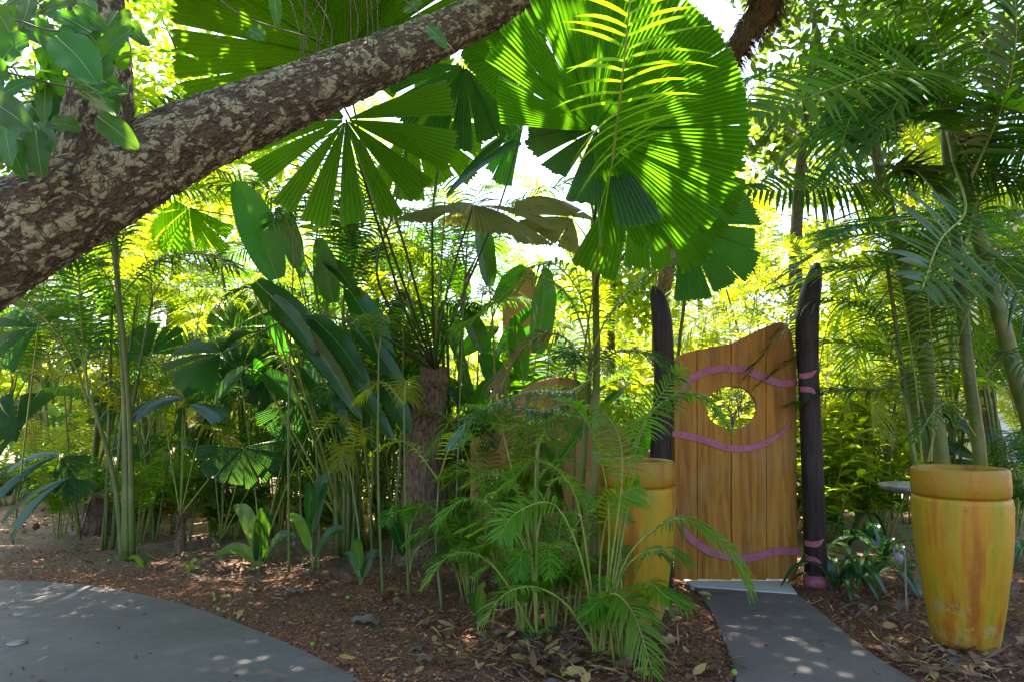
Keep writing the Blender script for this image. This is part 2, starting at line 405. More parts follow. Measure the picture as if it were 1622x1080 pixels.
# ------------------------------------------------------------------ leaf builders
DOWN = Vector((0, 0, -1))
def frond(mb, pts, leaf_len=0.3, n=30, wid=0.022, droop=0.35, up=Vector((0, 0, 1)), vee=0.25, start=0.22, segs=3,
          rad=(0.008, 0.002), fold=True, rnd=random, fwd=(0.25, 0.95), ragged=0.0, rs=16):
    """pinnate frond along pts; material 0 rachis, 1 leaflets"""
    N_ = rs; wid0 = wid * 1.45
    path = crom(pts, N_)
    tube(mb, path, rad, 5, 0, cap=False)
    fr = frames(path, up)
    up = Vector(up)
    for i in range(n):
        t = start + (1 - start) * (i + 0.5) / n
        q = t * N_; j = min(int(q), N_ - 1); fq = q - j
        p = path[j].lerp(path[j + 1], fq)
        T, U, S = fr[j]
        tt = (i + 0.5) / n
        prof = math.sin(PI * (0.12 + 0.80 * tt)) ** 0.7 * (1.0 if tt < 0.8 else 1 - (tt - 0.8) * 1.3)
        for side in (-1, 1):
            if rnd.random() < ragged: continue
            a = fwd[0] + (fwd[1] - fwd[0]) * tt + rnd.uniform(-0.07, 0.07)
            L = leaf_len * prof * rnd.uniform(0.88, 1.08)
            wid = wid0 * rnd.uniform(0.85, 1.15)
            D = (S * side * math.cos(a) + T * math.sin(a) + U * (vee + rnd.uniform(-0.12, 0.12)))
            D.normalize()
            Wd = T - D * T.dot(D)
            if Wd.length < 1e-4: continue
            Wd.normalize(); Nn = D.cross(Wd)
            tw = rnd.uniform(-0.35, 0.35)
            Wd = (Wd * math.cos(tw) + Nn * math.sin(tw)).normalized()
            Nn = D.cross(Wd).normalized()
            dr = droop * rnd.uniform(0.75, 1.3)
            base = p + (T * rnd.uniform(-0.004, 0.004))
            vs = []; fs = []
            for k in range(segs + 1):
                s = k / segs
                c = base + D * L * s * (1 - 0.18 * dr * s) + DOWN * (dr * L * s * s)
                wv = wid * (0.35 + 1.5 * s - 1.95 * s * s) if s < 0.999 else 0.0008
                wv = max(wv, 0.0008) * 0.5
                if fold:
                    vs += [c - Wd * wv - Nn * wv * 0.35, c, c + Wd * wv - Nn * wv * 0.35]
                else:
                    vs += [c - Wd * wv, c + Wd * wv]
            m_ = 3 if fold else 2
            for k in range(segs):
                for e in range(m_ - 1):
                    fs.append((k * m_ + e, k * m_ + e + 1, (k + 1) * m_ + e + 1, (k + 1) * m_ + e))
            mb.add(vs, fs, 1)

def fan_leaf(mb, hub, axis, normal, segs, da=0.075, pleat=0.30, bend=0.25, rings=7, mi=0, teeth=0.012, cup=0.0, rnd=random, rough_edge=0.02, r0=0.02, join=0.045):
    """pleated fan; segs = [(a0, a1, radius[, lift])] with angles in degrees from the leaf axis"""
    axis = Vector(axis).normalized(); normal = Vector(normal)
    normal = (normal - axis * normal.dot(axis)).normalized()
    sx = axis.cross(normal).normalized()      # local x
    for sg in segs:
        a0, a1, rad = R(sg[0]), R(sg[1]), sg[2]
        lift = sg[3] if len(sg) > 3 else rnd.uniform(-0.08, 0.08)
        rad2 = sg[4] if len(sg) > 4 else rad
        npl = max(1, round((a1 - a0) / da)); nv = 2 * npl + 1
        vs = []; fs = []
        ends = []
        for j in range(nv):
            u = j / (nv - 1)
            e = 1 + (teeth if j % 2 else -teeth) + rnd.uniform(-rough_edge, rough_edge)
            ends.append((rad + (rad2 - rad) * u) * e)
        for k in range(rings + 1):
            s = k / rings
            for j in range(nv):
                u = j / (nv - 1)
                ex = join * (1 - s) ** 1.5
                a = a0 - ex + (a1 - a0 + 2 * ex) * u
                r = r0 + (ends[j] - r0) * s
                z = (pleat * da * 0.5 * r) * (1 if j % 2 else -1) * (1 - 0.35 * s)
                z += lift * r + cup * r - bend * r * r / max(rad, 0.01)
                vs.append(hub + axis * (r * math.cos(a)) + sx * (r * math.sin(a)) + normal * z)
        for k in range(rings):
            for j in range(nv - 1):
                fs.append((k * nv + j, k * nv + j + 1, (k + 1) * nv + j + 1, (k + 1) * nv + j))
        mb.add(vs, fs, mi)

def paddle(mb, pts, width, normal=Vector((0.0, -1, 0.35)), fold=0.25, wave=0.02, n=14, across=3, petiole=0.0, pw=0.006, tipk=1.0, rnd=random, mi=0, mr=1, roll=0.0):
    """broad blade along pts (blade only after fraction `petiole`) with midrib"""
    tot = n + 6
    path = crom(pts, tot)
    k0 = int(petiole * tot)
    tube(mb, path[:k0 + 1] if k0 > 0 else path[:2], (pw * 1.3, pw), 5, mr, cap=False)
    bl = path[k0:]
    fr = frames(bl, Vector(normal))
    m = len(bl); vs = []; fs = []
    ph = rnd.uniform(0, 6)
    for i, p in enumerate(bl):
        t = i / (m - 1)
        T, U, S = fr[i]
        if roll:
            U, S = (U * math.cos(roll) + S * math.sin(roll)), (S * math.cos(roll) - U * math.sin(roll))
        wv = width * 0.5 * (math.sin(PI * min(1, (t * 0.93 + 0.045)) ** 0.85) ** 0.62)
        if t > 0.999: wv = 0.001
        for a in range(-across, across + 1):
            q = a / across
            off = -fold * wv * (1 - abs(q)) * 1.0 if False else fold * wv * abs(q) ** 1.3
            rip = wave * math.sin(ph + t * 16 + (3 if q > 0 else 0)) * abs(q) ** 2 + 0.0012 * math.sin(t * 130 - abs(q) * 9)
            vs.append(p + S * (q * wv) + U * (off + rip))
    na = 2 * across + 1
    for i in range(m - 1):
        for a in range(na - 1):
            fs.append((i * na + a, i * na + a + 1, (i + 1) * na + a + 1, (i + 1) * na + a))
    mb.add(vs, fs, mi)
    rb = [p - fr[i][1] * (-0.0006) for i, p in enumerate(bl)]
    tube(mb, rb, (pw * 0.75, pw * 0.15), 4, mr, cap=False)

def leaf_simple(mb, p, d, L, wd, nrm, mi=0, curl=0.2):
    """six-sided small leaf, folded on its midrib"""
    d = Vector(d).normalized(); s = d.cross(Vector(nrm))
    if s.length < 1e-3: s = d.cross(Vector((1, 0, 0)))
    s.normalize(); u = s.cross(d)
    a = p; b = p + d * L * 0.35 - u * curl * 0.1 * L; c = p + d * L * 0.72 - u * curl * 0.25 * L; e = p + d * L - u * curl * 0.55 * L
    h = wd * 0.5
    mb.add([a, b + s * h + u * h * .3, c + s * h * .85 + u * h * .3, e, c - s * h * .85 + u * h * .3, b - s * h + u * h * .3, b, c],
           [(0, 6, 1), (6, 7, 2, 1), (7, 3, 2), (0, 5, 6), (6, 5, 4, 7), (7, 4, 3)], mi)

def part_frond(parent, pts, mats=None, name='frond', **k):
    mb = MB(); frond(mb, pts, **k)
    return mb.build(name, mats or [M['rachis'], M['palm']], parent)
PX = lambda L: [W(*q) for q in L]

# ================================================================== SETTING
patio_edge = [G(*q) for q in [(-900, 935), (-500, 922), (-200, 916), (0, 920), (100, 925), (200, 939), (300, 962), (400, 998), (480, 1033), (545, 1066), (600, 1100), (660, 1150)]]
patio_poly = [(p.x, p.y) for p in patio_edge] + [(-0.25, 2.2), (0.2, 1.6), (2.9, 1.6), (2.9, -5), (-9, -5), (-9, patio_edge[0].y)]
pl = [G(*q) for q in [(1100, 932), (1114, 952), (1128, 975), (1142, 1005), (1155, 1040), (1165, 1080), (1172, 1130)]]
pr = [G(*q) for q in [(1264, 944), (1296, 968), (1338, 1003), (1385, 1040), (1440, 1075), (1500, 1115)]]
path_poly = [(p.x, p.y) for p in pl] + [(0.75, 2.2), (0.5, 1.604), (2.8, 1.604)] + [(p.x, p.y) for p in reversed(pr)]
tl, tr = G(1068, 905), G(1236, 905)
thr_poly = [(pl[0].x - 0.02, pl[0].y + 0.004), (tl.x, tl.y), (tl.x, tl.y + 1.4), (tr.x, tr.y + 1.4), (tr.x, tr.y), (pr[0].x, pr[0].y + 0.004)]
def inpoly(x, y, poly):
    c = False; j = len(poly) - 1
    for i in range(len(poly)):
        xi, yi = poly[i]; xj, yj = poly[j]
        if (yi > y) != (yj > y) and x < (xj - xi) * (y - yi) / (yj - yi) + xi: c = not c
        j = i
    return c
def paved(x, y): return inpoly(x, y, patio_poly) or inpoly(x, y, path_poly) or inpoly(x, y, thr_poly)

def ground():
    xs = [-200, -60, -25, -14] + [-9 + 0.12 * i for i in range(150)] + [14, 25, 60, 200]
    ys = [-200, -60, -20, -6, -2, 0, 1.5] + [2.4 + 0.09 * i for i in range(100)] + [12.5, 14, 16, 20, 25, 40, 90, 220]
    mb = MB(); vs = []; fs = []
    for y in ys:
        for x in xs:
            z = -0.004
            if 2 < y < 12 and -9 < x < 9 and not paved(x, y):
                z += 0.022 * noise.noise(Vector((x * 2.2, y * 2.2, 0))) + 0.012 * noise.noise(Vector((x * 9, y * 9, 3)))
                near = any(paved(x + a, y + b) for a, b in ((.13, 0), (-.13, 0), (0, .13), (0, -.13)))
                if near: z = 0.004
                else: z += 0.012
            elif paved(x, y): z = -0.02
            vs.append((x, y, z))
    nx = len(xs)
    for j in range(len(ys) - 1):
        for i in range(nx - 1):
            fs.append((j * nx + i, j * nx + i + 1, (j + 1) * nx + i + 1, (j + 1) * nx + i))
    mb.add(vs, fs)
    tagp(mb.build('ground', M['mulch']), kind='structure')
ground()

def slab(name, poly, z1, mat, z0=-0.12):
    bm = bmesh.new()
    vs = [bm.verts.new((x, y, z1)) for x, y in poly]
    f = bm.faces.new(vs)
    if f.normal.z < 0: bmesh.ops.reverse_faces(bm, faces=[f])
    f.normal_update()
    ex = bmesh.ops.extrude_face_region(bm, geom=[f])
    for v in [e for e in ex['geom'] if isinstance(e, bmesh.types.BMVert)]: v.co.z = z0
    bmesh.ops.recalc_face_normals(bm, faces=bm.faces)
    me = bpy.data.meshes.new(name); bm.to_mesh(me); bm.free(); me.materials.append(mat)
    ob = bpy.data.objects.new(name, me); C.objects.link(ob); tagp(ob, kind='structure'); bevel(ob, 0.008, 2)
    return ob
def smooth_poly(poly, a, b):   # smooth the open run a..b
    run = crom([Vector((x, y, 0)) for x, y in poly[a:b]], (b - a) * 5)
    return poly[:a] + [(p.x, p.y) for p in run] + poly[b:]
slab('patio', smooth_poly(patio_poly, 0, 12), 0.016, M['conc'])
pp = [(p.x, p.y) for p in crom([Vector((x, y, 0)) for x, y in path_poly[:8]], 30)] + path_poly[8:10] + [(p.x, p.y) for p in crom([Vector((x, y, 0)) for x, y in path_poly[10:]], 26)]
slab('path', pp, 0.016, M['conc'])
slab('path_threshold', thr_poly, 0.020, M['conc2'])

# mulch chips and leaf litter (uncountable)
def litter():
    rnd = random.Random(3)
    mb = MB()
    k = 0
    while k < 15000:
        y = 3.0 + 3.6 * rnd.random() ** 1.4; x = rnd.uniform(-0.85, 0.85) * y
        pv = paved(x, y)
        if pv and rnd.random() > 0.03: continue
        if x > 0.0 and x < 1.2 and False: continue
        L = rnd.uniform(0.006, 0.020); wd = L * rnd.uniform(0.25, 0.6); a = rnd.uniform(0, PI); tl_ = rnd.uniform(-0.5, 0.5)
        d = Vector((math.cos(a), math.sin(a), tl_)).normalized() * L; s = Vector((-math.sin(a), math.cos(a), rnd.uniform(-.4, .4))).normalized() * wd
        z = 0.012 + rnd.uniform(0, 0.014) + (0.008 if pv else 0); p = Vector((x, y, z)); u = Vector((0, 0, L * 0.22))
        mb.add([p - d, p + s + u, p + d, p - s, p - u], [(0, 3, 1), (1, 3, 2), (0, 1, 4), (4, 1, 2), (4, 2, 3), (0, 4, 3)], rnd.choice((0, 0, 1, 1, 2)))
        k += 1
    tagp(mb.build('mulch_chips', [M['chip1'], M['chip2'], M['chip3']], smooth=False), 'reddish brown bark chips covering the garden beds', 'mulch', kind='stuff')
    mb = MB(); k = 0
    zones = [  # px, py, spread px x, y, count
        (1500, 1050, 150, 35, 260), (1380, 960, 90, 50, 110), (900, 1050, 190, 40, 330), (820, 980, 180, 60, 220), (560, 900, 260, 60, 200), (300, 850, 200, 40, 170),
        (1580, 980, 60, 60, 120), (60, 825, 130, 32, 420), (360, 905, 80, 15, 60), (1090, 985, 30, 60, 14), (640, 800, 380, 30, 240)]
    for (cx, cy, sx, sy, cnt) in zones:
        for _ in range(int(cnt * 1.7)):
            px = rnd.gauss(cx, sx * 0.6); py = rnd.gauss(cy, sy * 0.6)
            if py < 690: continue
            p = G(px, py)
            if p.y < 2.6 or (paved(p.x, p.y) and rnd.random() < 0.985): continue
            big = rnd.random()
            L = rnd.uniform(0.035, 0.09) if big < 0.85 else rnd.uniform(0.09, 0.14)
            wd = L * rnd.uniform(0.3, 0.55)
            if rnd.random() < 0.6: wd = L * 0.13; L *= 1.6
            a = rnd.uniform(0, 2 * PI)
            p.z = 0.026 + rnd.uniform(0, 0.03)
            d = Vector((math.cos(a), math.sin(a), rnd.uniform(-0.25, 0.35)))
            leaf_simple(mb, p, d, L, wd, Vector((rnd.uniform(-.5, .5), rnd.uniform(-.5, .5), 1)), rnd.choice((0, 0, 1, 1, 1, 2, 3)), rnd.uniform(-0.9, 0.9))
    tagp(mb.build('leaf_litter', [M['litter1'], M['litter2'], M['litter3'], M['litter4']]), 'dry tan and brown fallen leaves lying over the garden beds', 'leaf litter', kind='stuff')
litter()

# ================================================================== GATE, POSTS, POTS, WALLS
GD = 5.44
def prism(poly, y0, y1):
    """poly: list of (x,z); closed solid between y0 and y1"""
    mb = MB(); n = len(poly)
    mb.add([(x, y0, z) for x, z in poly] + [(x, y1, z) for x, z in poly],
           [tuple(range(n))[::-1], tuple(range(n, 2 * n))] + [(i, (i + 1) % n, n + (i + 1) % n, n + i) for i in range(n)])
    return mb
def gate():
    loc = W(1165, 918, GD); loc.z = 0.03
    g = thing('garden_gate', 'timber plank gate with oval tree cut-out and plum wavy straps', 'gate', loc)
    xz = lambda px, py: (W(px, py, GD).x, W(px, py, GD).z)
    topc = [(1066, 578), (1070, 567), (1082, 560), (1103, 554), (1130, 549), (1157, 544), (1180, 533), (1198, 524), (1212, 518), (1226, 512), (1236, 510.5), (1246, 515), (1253, 530), (1257, 552), (1260, 590), (1261, 620)]
    def top(px):
        for a, b in zip(topc, topc[1:]):
            if a[0] <= px <= b[0]: return a[1] + (b[1] - a[1]) * (px - a[0]) / (b[0] - a[0])
        return topc[-1][1]
    cx, cy, rx, ry = 1157.5, 645, 40, 34
    cuts = [1067, 1103, 1157.5, 1212, 1261]
    for i in range(4):
        l, r = cuts[i] + (0.7 if i else 0), cuts[i + 1] - 0.7
        ob_l, ob_r = (l + (2 if i < 3 else 2), r + 2)
        pts = []
        tp = sorted(set([l, r] + [q[0] for q in topc if l < q[0] < r] + [l + (r - l) * k / 8 for k in range(1, 8)]))
        pts += [(x, top(x)) for x in tp]
        # right side downwards
        bl, br = l + 0.8, r + 1.5
        if i == 1:
            for k in range(0, 21):
                a = PI / 2 + PI * k / 20     # left half of the oval
                pts.append((min(cx + rx * math.cos(a), r), cy - ry * math.sin(a)))
        pts.append((br, 917)); pts.append((bl, 915))
        if i == 2:
            for k in range(0, 21):
                a = -PI / 2 + PI * k / 20
                pts.append((max(cx + rx * math.cos(a), l), cy - ry * math.sin(a)))
        poly = [xz(*q) for q in pts]
        mb = prism(poly, GD - 0.018 + 0.0015 * (i % 2), GD + 0.018)
        o = mb.build('plank', M['wood'], g, smooth=False); bevel(o, 0.003, 2)
    def strap(ctr, name='strap', wide=13.5, rivets=(), y=GD - 0.0215, taper=(0, 0), th=0.006):
        P = crom([Vector((a, b, 0)) for a, b in ctr], 40)
        up_, lo_ = [], []
        for k, p in enumerate(P):
            t = k / 40; T = (P[min(k + 1, 40)] - P[max(k - 1, 0)]).normalized(); nn = Vector((-T.y, T.x, 0))
            wv = wide * 0.43
            if taper[0] and t < taper[0]: wv *= max(0.04, (t / taper[0]) ** 0.7)
            if taper[1] and t > 1 - taper[1]: wv *= max(0.04, ((1 - t) / taper[1]) ** 0.7)
            up_.append(xz(*(p + nn * wv)[:2])); lo_.append(xz(*(p - nn * wv)[:2]))
        mb = prism(up_ + lo_[::-1], y - th, y)
        o = mb.build(name, M['pink'], g, smooth=False); bevel(o, 0.0015, 1)
        for t in rivets:
            p = P[int(t * 40)]; c = W(p.x, p.y, GD); c.y = y - th
            mb = MB(); rivet(mb, c, Vector((0, -1, 0)), 0.0085)
            rv = mb.build('rivet', M['pink'], o)
        return o
    strap([(1072, 640), (1080, 616), (1102, 594), (1133, 585), (1165, 584), (1192, 591), (1218, 602), (1240, 607), (1261, 606)], rivets=(.05, .18, .32, .46, .6, .74, .9), taper=(0.12, 0))
    strap([(1045, 688), (1062, 686), (1090, 690), (1120, 698), (1150, 708), (1182, 709), (1212, 700), (1238, 682), (1254, 657)], rivets=(.1, .22, .36, .5, .62, .75, .86), taper=(0.16, 0.3), wide=12.5)
    strap([(1071, 803), (1075, 826), (1092, 850), (1120, 870), (1150, 879), (1182, 882), (1208, 877), (1230, 871), (1264, 872)], rivets=(.15, .3, .45, .6, .72, .84, .95), taper=(0.25, 0), wide=14)
    # wrought iron tree in the oval opening
    mb = MB(); rnd = random.Random(11)
    def inside(p):
        q = (p[0] - cx) / rx, (p[1] - cy) / ry
        return q[0] ** 2 + q[1] ** 2 < 1.02
    def br(p, ang, L, r, dep):
        pts = [p]; a = ang
        for _ in range(3):
            a += rnd.uniform(-0.35, 0.35); q = (pts[-1][0] + L / 3 * math.cos(a), pts[-1][1] - L / 3 * math.sin(a))
            if not inside(q): break
            pts.append(q)
        if len(pts) > 1:
            w3 = [Vector((xz(*q)[0], GD, xz(*q)[1])) for q in pts]
            tube(mb, crom(w3, 8) if len(w3) > 2 else w3, (r, r * 0.6), 6)
        if dep > 0 and len(pts) == 4:
            for s in (-1, 1):
                br(pts[-1], a + s * rnd.uniform(0.35, 0.75), L * rnd.uniform(0.6, 0.85), r * 0.68, dep - 1)
            if dep > 1: br(pts[2], a + rnd.choice((-1, 1)) * rnd.uniform(0.7, 1.1), L * 0.6, r * 0.6, dep - 2)
    tube(mb, [Vector((xz(1160, 679)[0], GD, xz(1160, 679)[1])), Vector((xz(1159, 662)[0], GD, xz(1159, 662)[1]))], (0.011, 0.009), 6)
    br((1159, 663), 1.75, 17, 0.008, 4); br((1159, 664), 0.85, 22, 0.0065, 3); br((1159, 668), 0.35, 20, 0.006, 2)
    br((1158, 660), 2.5, 20, 0.0065, 3); br((1159, 670), 2.8, 18, 0.0055, 2); br((1160, 656), 1.2, 20, 0.0065, 3)
    mb.build('iron_tree', M['iron'], g)
    # iron rim lining the opening
    ring = [Vector((xz(cx + (rx - .5) * math.cos(a), cy)[0], GD, xz(cx, cy - (ry - .5) * math.sin(a))[1])) for a in [2 * PI * k / 48 for k in range(49)]]
    mb = MB(); tube(mb, ring, 0.0035, 5, cap=False); mb.build('opening_rim', M['iron'], g)
def rivet(mb, c, nrm, r):
    q = Vector(nrm).to_track_quat('Z', 'Y').to_matrix(); vs = []; fs = []
    for k in range(4):
        ph = PI / 2 * k / 3.3
        for j in range(10):
            a = 2 * PI * j / 10
            vs.append(c + q @ Vector((r * math.cos(ph) * math.cos(a), r * math.cos(ph) * math.sin(a), r * 0.7 * math.sin(ph))))
    for k in range(3):
        for j in range(10): fs.append((k * 10 + j, k * 10 + (j + 1) % 10, (k + 1) * 10 + (j + 1) % 10, (k + 1) * 10 + j))
    fs.append(tuple(30 + j for j in range(10)))
    mb.add(vs, fs)
gate()

def gate_post(label, prof, d, band, tips):
    """prof: list of (py, left px, right px) from the foot upwards"""
    foot = W((prof[0][1] + prof[0][2]) / 2, prof[0][0], d); foot.z = 0
    t = thing('gate_post', label, 'post', foot, 'black posts either side of the gate')
    rows = []
    for py, l, r in prof:
        a = W(l, py, d); b = W(r, py, d); rows.append(((a + b) / 2, (b - a).length / 2))
    rows[0][0].z = -0.25
    # dense resample
    cen = crom([c for c, _ in rows], 60); rads = crom([Vector((r, 0, 0)) for _, r in rows], 60)
    vs = []; fs = []; n = 28
    for i, c in enumerate(cen):
        r = max(rads[i].x, 0.003)
        for j in range(n):
            a = 2 * PI * j / n
            rr = r * (1 + 0.03 * noise.noise(Vector((math.cos(a) * 2, math.sin(a) * 2, c.z * 1.3))))
            vs.append((c.x + rr * math.cos(a), c.y + rr * math.sin(a) * 0.95, c.z))
    for i in range(len(cen) - 1):
        for j in range(n): fs.append((i * n + j, i * n + (j + 1) % n, (i + 1) * n + (j + 1) % n, (i + 1) * n + j))
    fs.append(tuple((len(cen) - 1) * n + j for j in range(n)))
    mb = MB(); mb.add(vs, fs); mb.build('shaft', M['post'], t)
    def at(z):
        k = min(range(len(cen)), key=lambda i: abs(cen[i].z - z)); return cen[k], rads[k].x
    if band:
        z0, z1 = 0.0, W(1290, band, d).z
        mb = MB(); c, r = at(0.1)
        tube(mb, [Vector((c.x - 0.0, c.y, -0.02)), Vector((c.x, c.y, z1))], r + 0.007, 32)
        mb.build('foot_band', M['pink'], t, smooth=True)
        for a in (-110, -70):
            mb = MB(); nn = Vector((math.cos(R(a)), math.sin(R(a)), 0)); rivet(mb, Vector((c.x, c.y, z1 * 0.5)) + nn * (r + 0.007), nn, 0.011); mb.build('rivet', M['pink'], t)
    for (pts, wpx) in tips:   # hinge straps wrapping the shaft
        P = crom([Vector((a, b, 0)) for a, b in pts], 24); vs = []; fs = []
        for k, p in enumerate(P):
            tt = k / 24; T = (P[min(k + 1, 24)] - P[max(k - 1, 0)]).normalized(); nn = Vector((-T.y, T.x, 0))
            wv = wpx * 0.5 * (1 if tt < 0.6 else max(0.05, (1 - tt) / 0.4) ** 0.6)
            for sgn in (-1, 1):
                q = p + nn * wv * sgn; w3 = W(q.x, q.y, d - 0.06); c, r = at(w3.z)
                rr = r * 1.035 + 0.004; dx = max(-rr * .97, min(rr * 0.97, w3.x - c.x)); yy = c.y - math.sqrt(max(0, rr * rr - dx * dx)) * 0.98
                vs.append((c.x + dx, yy - 0.005, w3.z)); vs.append((c.x + dx, yy, w3.z))
        for k in range(24):
            b = k * 4
            fs += [(b, b + 2, b + 6, b + 4), (b + 1, b + 5, b + 7, b + 3), (b, b + 4, b + 5, b + 1), (b + 2, b + 3, b + 7, b + 6)]
        fs += [(0, 1, 3, 2)]
        mb = MB(); mb.add(vs, fs); so = mb.build('hinge_strap', M['pink'], t, smooth=False)
        for k in (6, 15):
            p = P[k]; w3 = W(p.x, p.y, d - 0.06); c, r = at(w3.z); rr = r * 1.035 + 0.008; dx = max(-rr * .9, min(rr * .9, w3.x - c.x))
            nn = Vector((dx, -math.sqrt(rr * rr - dx * dx), 0)).normalized()
            mb = MB(); rivet(mb, Vector((c.x, c.y, w3.z)) + nn * rr, nn, 0.0075); mb.build('rivet', M['pink'], so)
gate_post('black carved post right of the gate with pink foot band and pointed curved top',
          [(936, 1275, 1311), (800, 1272, 1306), (700, 1269, 1302), (600, 1265, 1297), (540, 1261, 1296), (490, 1262, 1297), (455, 1271, 1301), (430, 1281, 1302), (417, 1291, 1298)], 5.34, 908,
          [([(1262, 593), (1272, 595), (1282, 593), (1291, 586)], 8.5), ([(1262, 617), (1272, 616), (1283, 618), (1293, 626)], 8.5),
           ([(1270, 858), (1282, 861), (1293, 859), (1302, 852)], 9), ([(1270, 884), (1280, 884), (1290, 886), (1298, 890)], 9)])
gate_post('black carved post left of the gate rising behind the ochre pot',
          [(936, 1033, 1066), (800, 1032, 1064), (720, 1030, 1064), (600, 1036, 1068), (530, 1034, 1066), (490, 1031, 1061), (465, 1029, 1051), (454, 1032, 1040)], 5.41, None, [])

def lathe(prof, n=96, c=Vector((0, 0, 0)), wob=0.0, seed=0):
    mb = MB(); vs = []; fs = []
    for r, z in prof:
        for j in range(n):
            a = 2 * PI * j / n
            rr = r * (1 + wob * noise.noise(Vector((math.cos(a) * 1.5 + seed, math.sin(a) * 1.5, z * 2.5)))) if wob else r
            vs.append(c + Vector((rr * math.cos(a), rr * math.sin(a), z)))
    for i in range(len(prof) - 1):
        for j in range(n): fs.append((i * n + j, i * n + (j + 1) % n, (i + 1) * n + (j + 1) % n, (i + 1) * n + j))
    mb.add(vs, fs); return mb
def pot(label, px, py, seed, s=0.90, hs=0.995):
    c = G(px, py); c.y += 0.16 * s; c.x *= (c.y) / (c.y - 0.16 * s)
    t = thing('garden_urn', label, 'urn', c, 'tall ochre urns flanking the gate path')
    body = [(0.0, 0.0), (0.165, 0.0), (0.176, 0.015), (0.196, 0.10), (0.220, 0.22), (0.243, 0.36), (0.262, 0.50), (0.274, 0.62), (0.280, 0.72), (0.282, 0.80), (0.281, 0.85), (0.276, 0.868), (0.262, 0.874), (0.255, 0.874)]
    P = crom([Vector((r * s, 0, z * hs)) for r, z in body[1:11]], 60)
    prof = [(0.001, 0.0)] + [(p.x, p.z) for p in P] + [(r * s, z * hs) for r, z in body[11:]]
    o = lathe(prof, 96, c, 0.02, seed).build('body', M['pot'], t)
    rim = [(0.250, 0.866), (0.262, 0.878), (0.272, 0.884), (0.278, 0.892), (0.279, 0.95), (0.276, 1.02), (0.272, 1.032), (0.262, 1.038), (0.240, 1.038), (0.226, 1.033), (0.222, 1.02), (0.222, 0.80), (0.15, 0.70), (0.001, 0.68)]
    lathe([(r * s, z * hs) for r, z in rim], 96, c, 0.012, seed + 5).build('rim', M['pot_rim'], t)
    return t
pot('tall ochre glazed urn right of the path in front of green canes', 1531, 1040, 2.0)
pot('tall ochre urn left of the gate behind arching palm fronds', 1010, 992, 9.0)

def wavy_wall(name, label, cat, top, d, th, mat, z0=-0.1, n=60):
    pts = crom([W(px, py, d) for px, py in top], n)
    loc = Vector((sum(p.x for p in pts) / len(pts), d, 0))
    poly = [(p.x, p.z) for p in pts] + [(pts[-1].x, z0), (pts[0].x, z0)]
    mb = prism(poly, d, d + th)
    o = mb.build(name, mat, None, smooth=False, loc=loc); tagp(o, label, cat); bevel(o, 0.02, 3)
wavy_wall('rendered_wall', 'ochre rendered garden wall with wavy top left of the gate', 'wall',
          [(745, 700), (780, 672), (820, 622), (862, 600), (905, 598), (945, 622), (975, 668), (1000, 700), (1034, 716)], 6.1, 0.16, M['wall'])
wavy_wall('wall_pier', 'tall sunlit tan wall pier rising behind the garden wall', 'wall', [(796, 446), (806, 428), (826, 420), (848, 432)], 8.2, 0.5, M['wall'])
wavy_wall('yellow_wall', 'low yellow wall glimpsed between stems left of the ochre wall', 'wall', [(700, 668), (740, 655), (800, 650), (840, 660)], 7.4, 0.2, M['wall_yellow'])

def white_house():
    p = W(1700, 600, 12.0)
    t = thing('white_house', 'white boarded house wall at the right edge behind palms', 'house', (p.x, 12.0, 0))
    x0 = W(1545, 500, 12.0).x; x1 = x0 + 9; z1 = 4.4
    mb = MB(); box(mb, (x0, 12.0, 0), (x1, 15.0, z1), 0)
    k = 0.15
    while k < z1:
        box(mb, (x0 - 0.012, 11.965, k), (x1, 11.998, k + 0.135)); k += 0.16
    mb.build('wall', M['white'], t, smooth=False)
    mb = MB(); box(mb, (x0 - 0.5, 11.2, z1 + .002), (x1, 15.4, z1 + 0.16)); mb.build('roof', M['white'], t, smooth=False)
    mb = MB(); box(mb, (x0 + 1.5, 11.93, 1.0), (x0 + 2.7, 11.963, 2.4)); wd = mb.build('window', M['glass'], t, smooth=False)
    mb = MB()
    for a, b in (((x0 + 1.42, 11.91, 0.92), (x0 + 1.5, 11.96, 2.48)), ((x0 + 2.7, 11.91, 0.92), (x0 + 2.78, 11.96, 2.48)), ((x0 + 1.5, 11.91, 2.4), (x0 + 2.7, 11.96, 2.48)), ((x0 + 1.5, 11.91, 0.92), (x0 + 2.7, 11.96, 1.0))): box(mb, a, b)
    mb.build('frame', M['white'], wd, smooth=False)
white_house()

# low dark stone edging far left
mb = MB(); rnd = random.Random(5)
a, b = W(-260, 720, 10.3), W(105, 722, 10.6)
for i in range(46):
    t_ = rnd.random(); p = a.lerp(b, t_); r = rnd.uniform(0.09, 0.17); cz = rnd.choice((0.1, 0.28, 0.43))
    vs = []; fs = []
    for k in range(7):
        for j in range(9):
            th = PI * k / 6; ph = 2 * PI * j / 9; rr = r * (1 + 0.25 * noise.noise(Vector((th * 1.3 + i, ph, i * 3.1))))
            vs.append((p.x + rr * 1.25 * math.sin(th) * math.cos(ph), p.y + rr * math.sin(th) * math.sin(ph), cz + rr * 0.75 * math.cos(th)))
    for k in range(6):
        for j in range(9): fs.append((k * 9 + j, k * 9 + (j + 1) % 9, (k + 1) * 9 + (j + 1) % 9, (k + 1) * 9 + j))
    mb.add(vs, fs)
tagp(mb.build('stone_wall', M['drystone'], loc=(-8, 10.4, 0)), 'low dark dry stone wall at the far left behind the bed', 'wall')

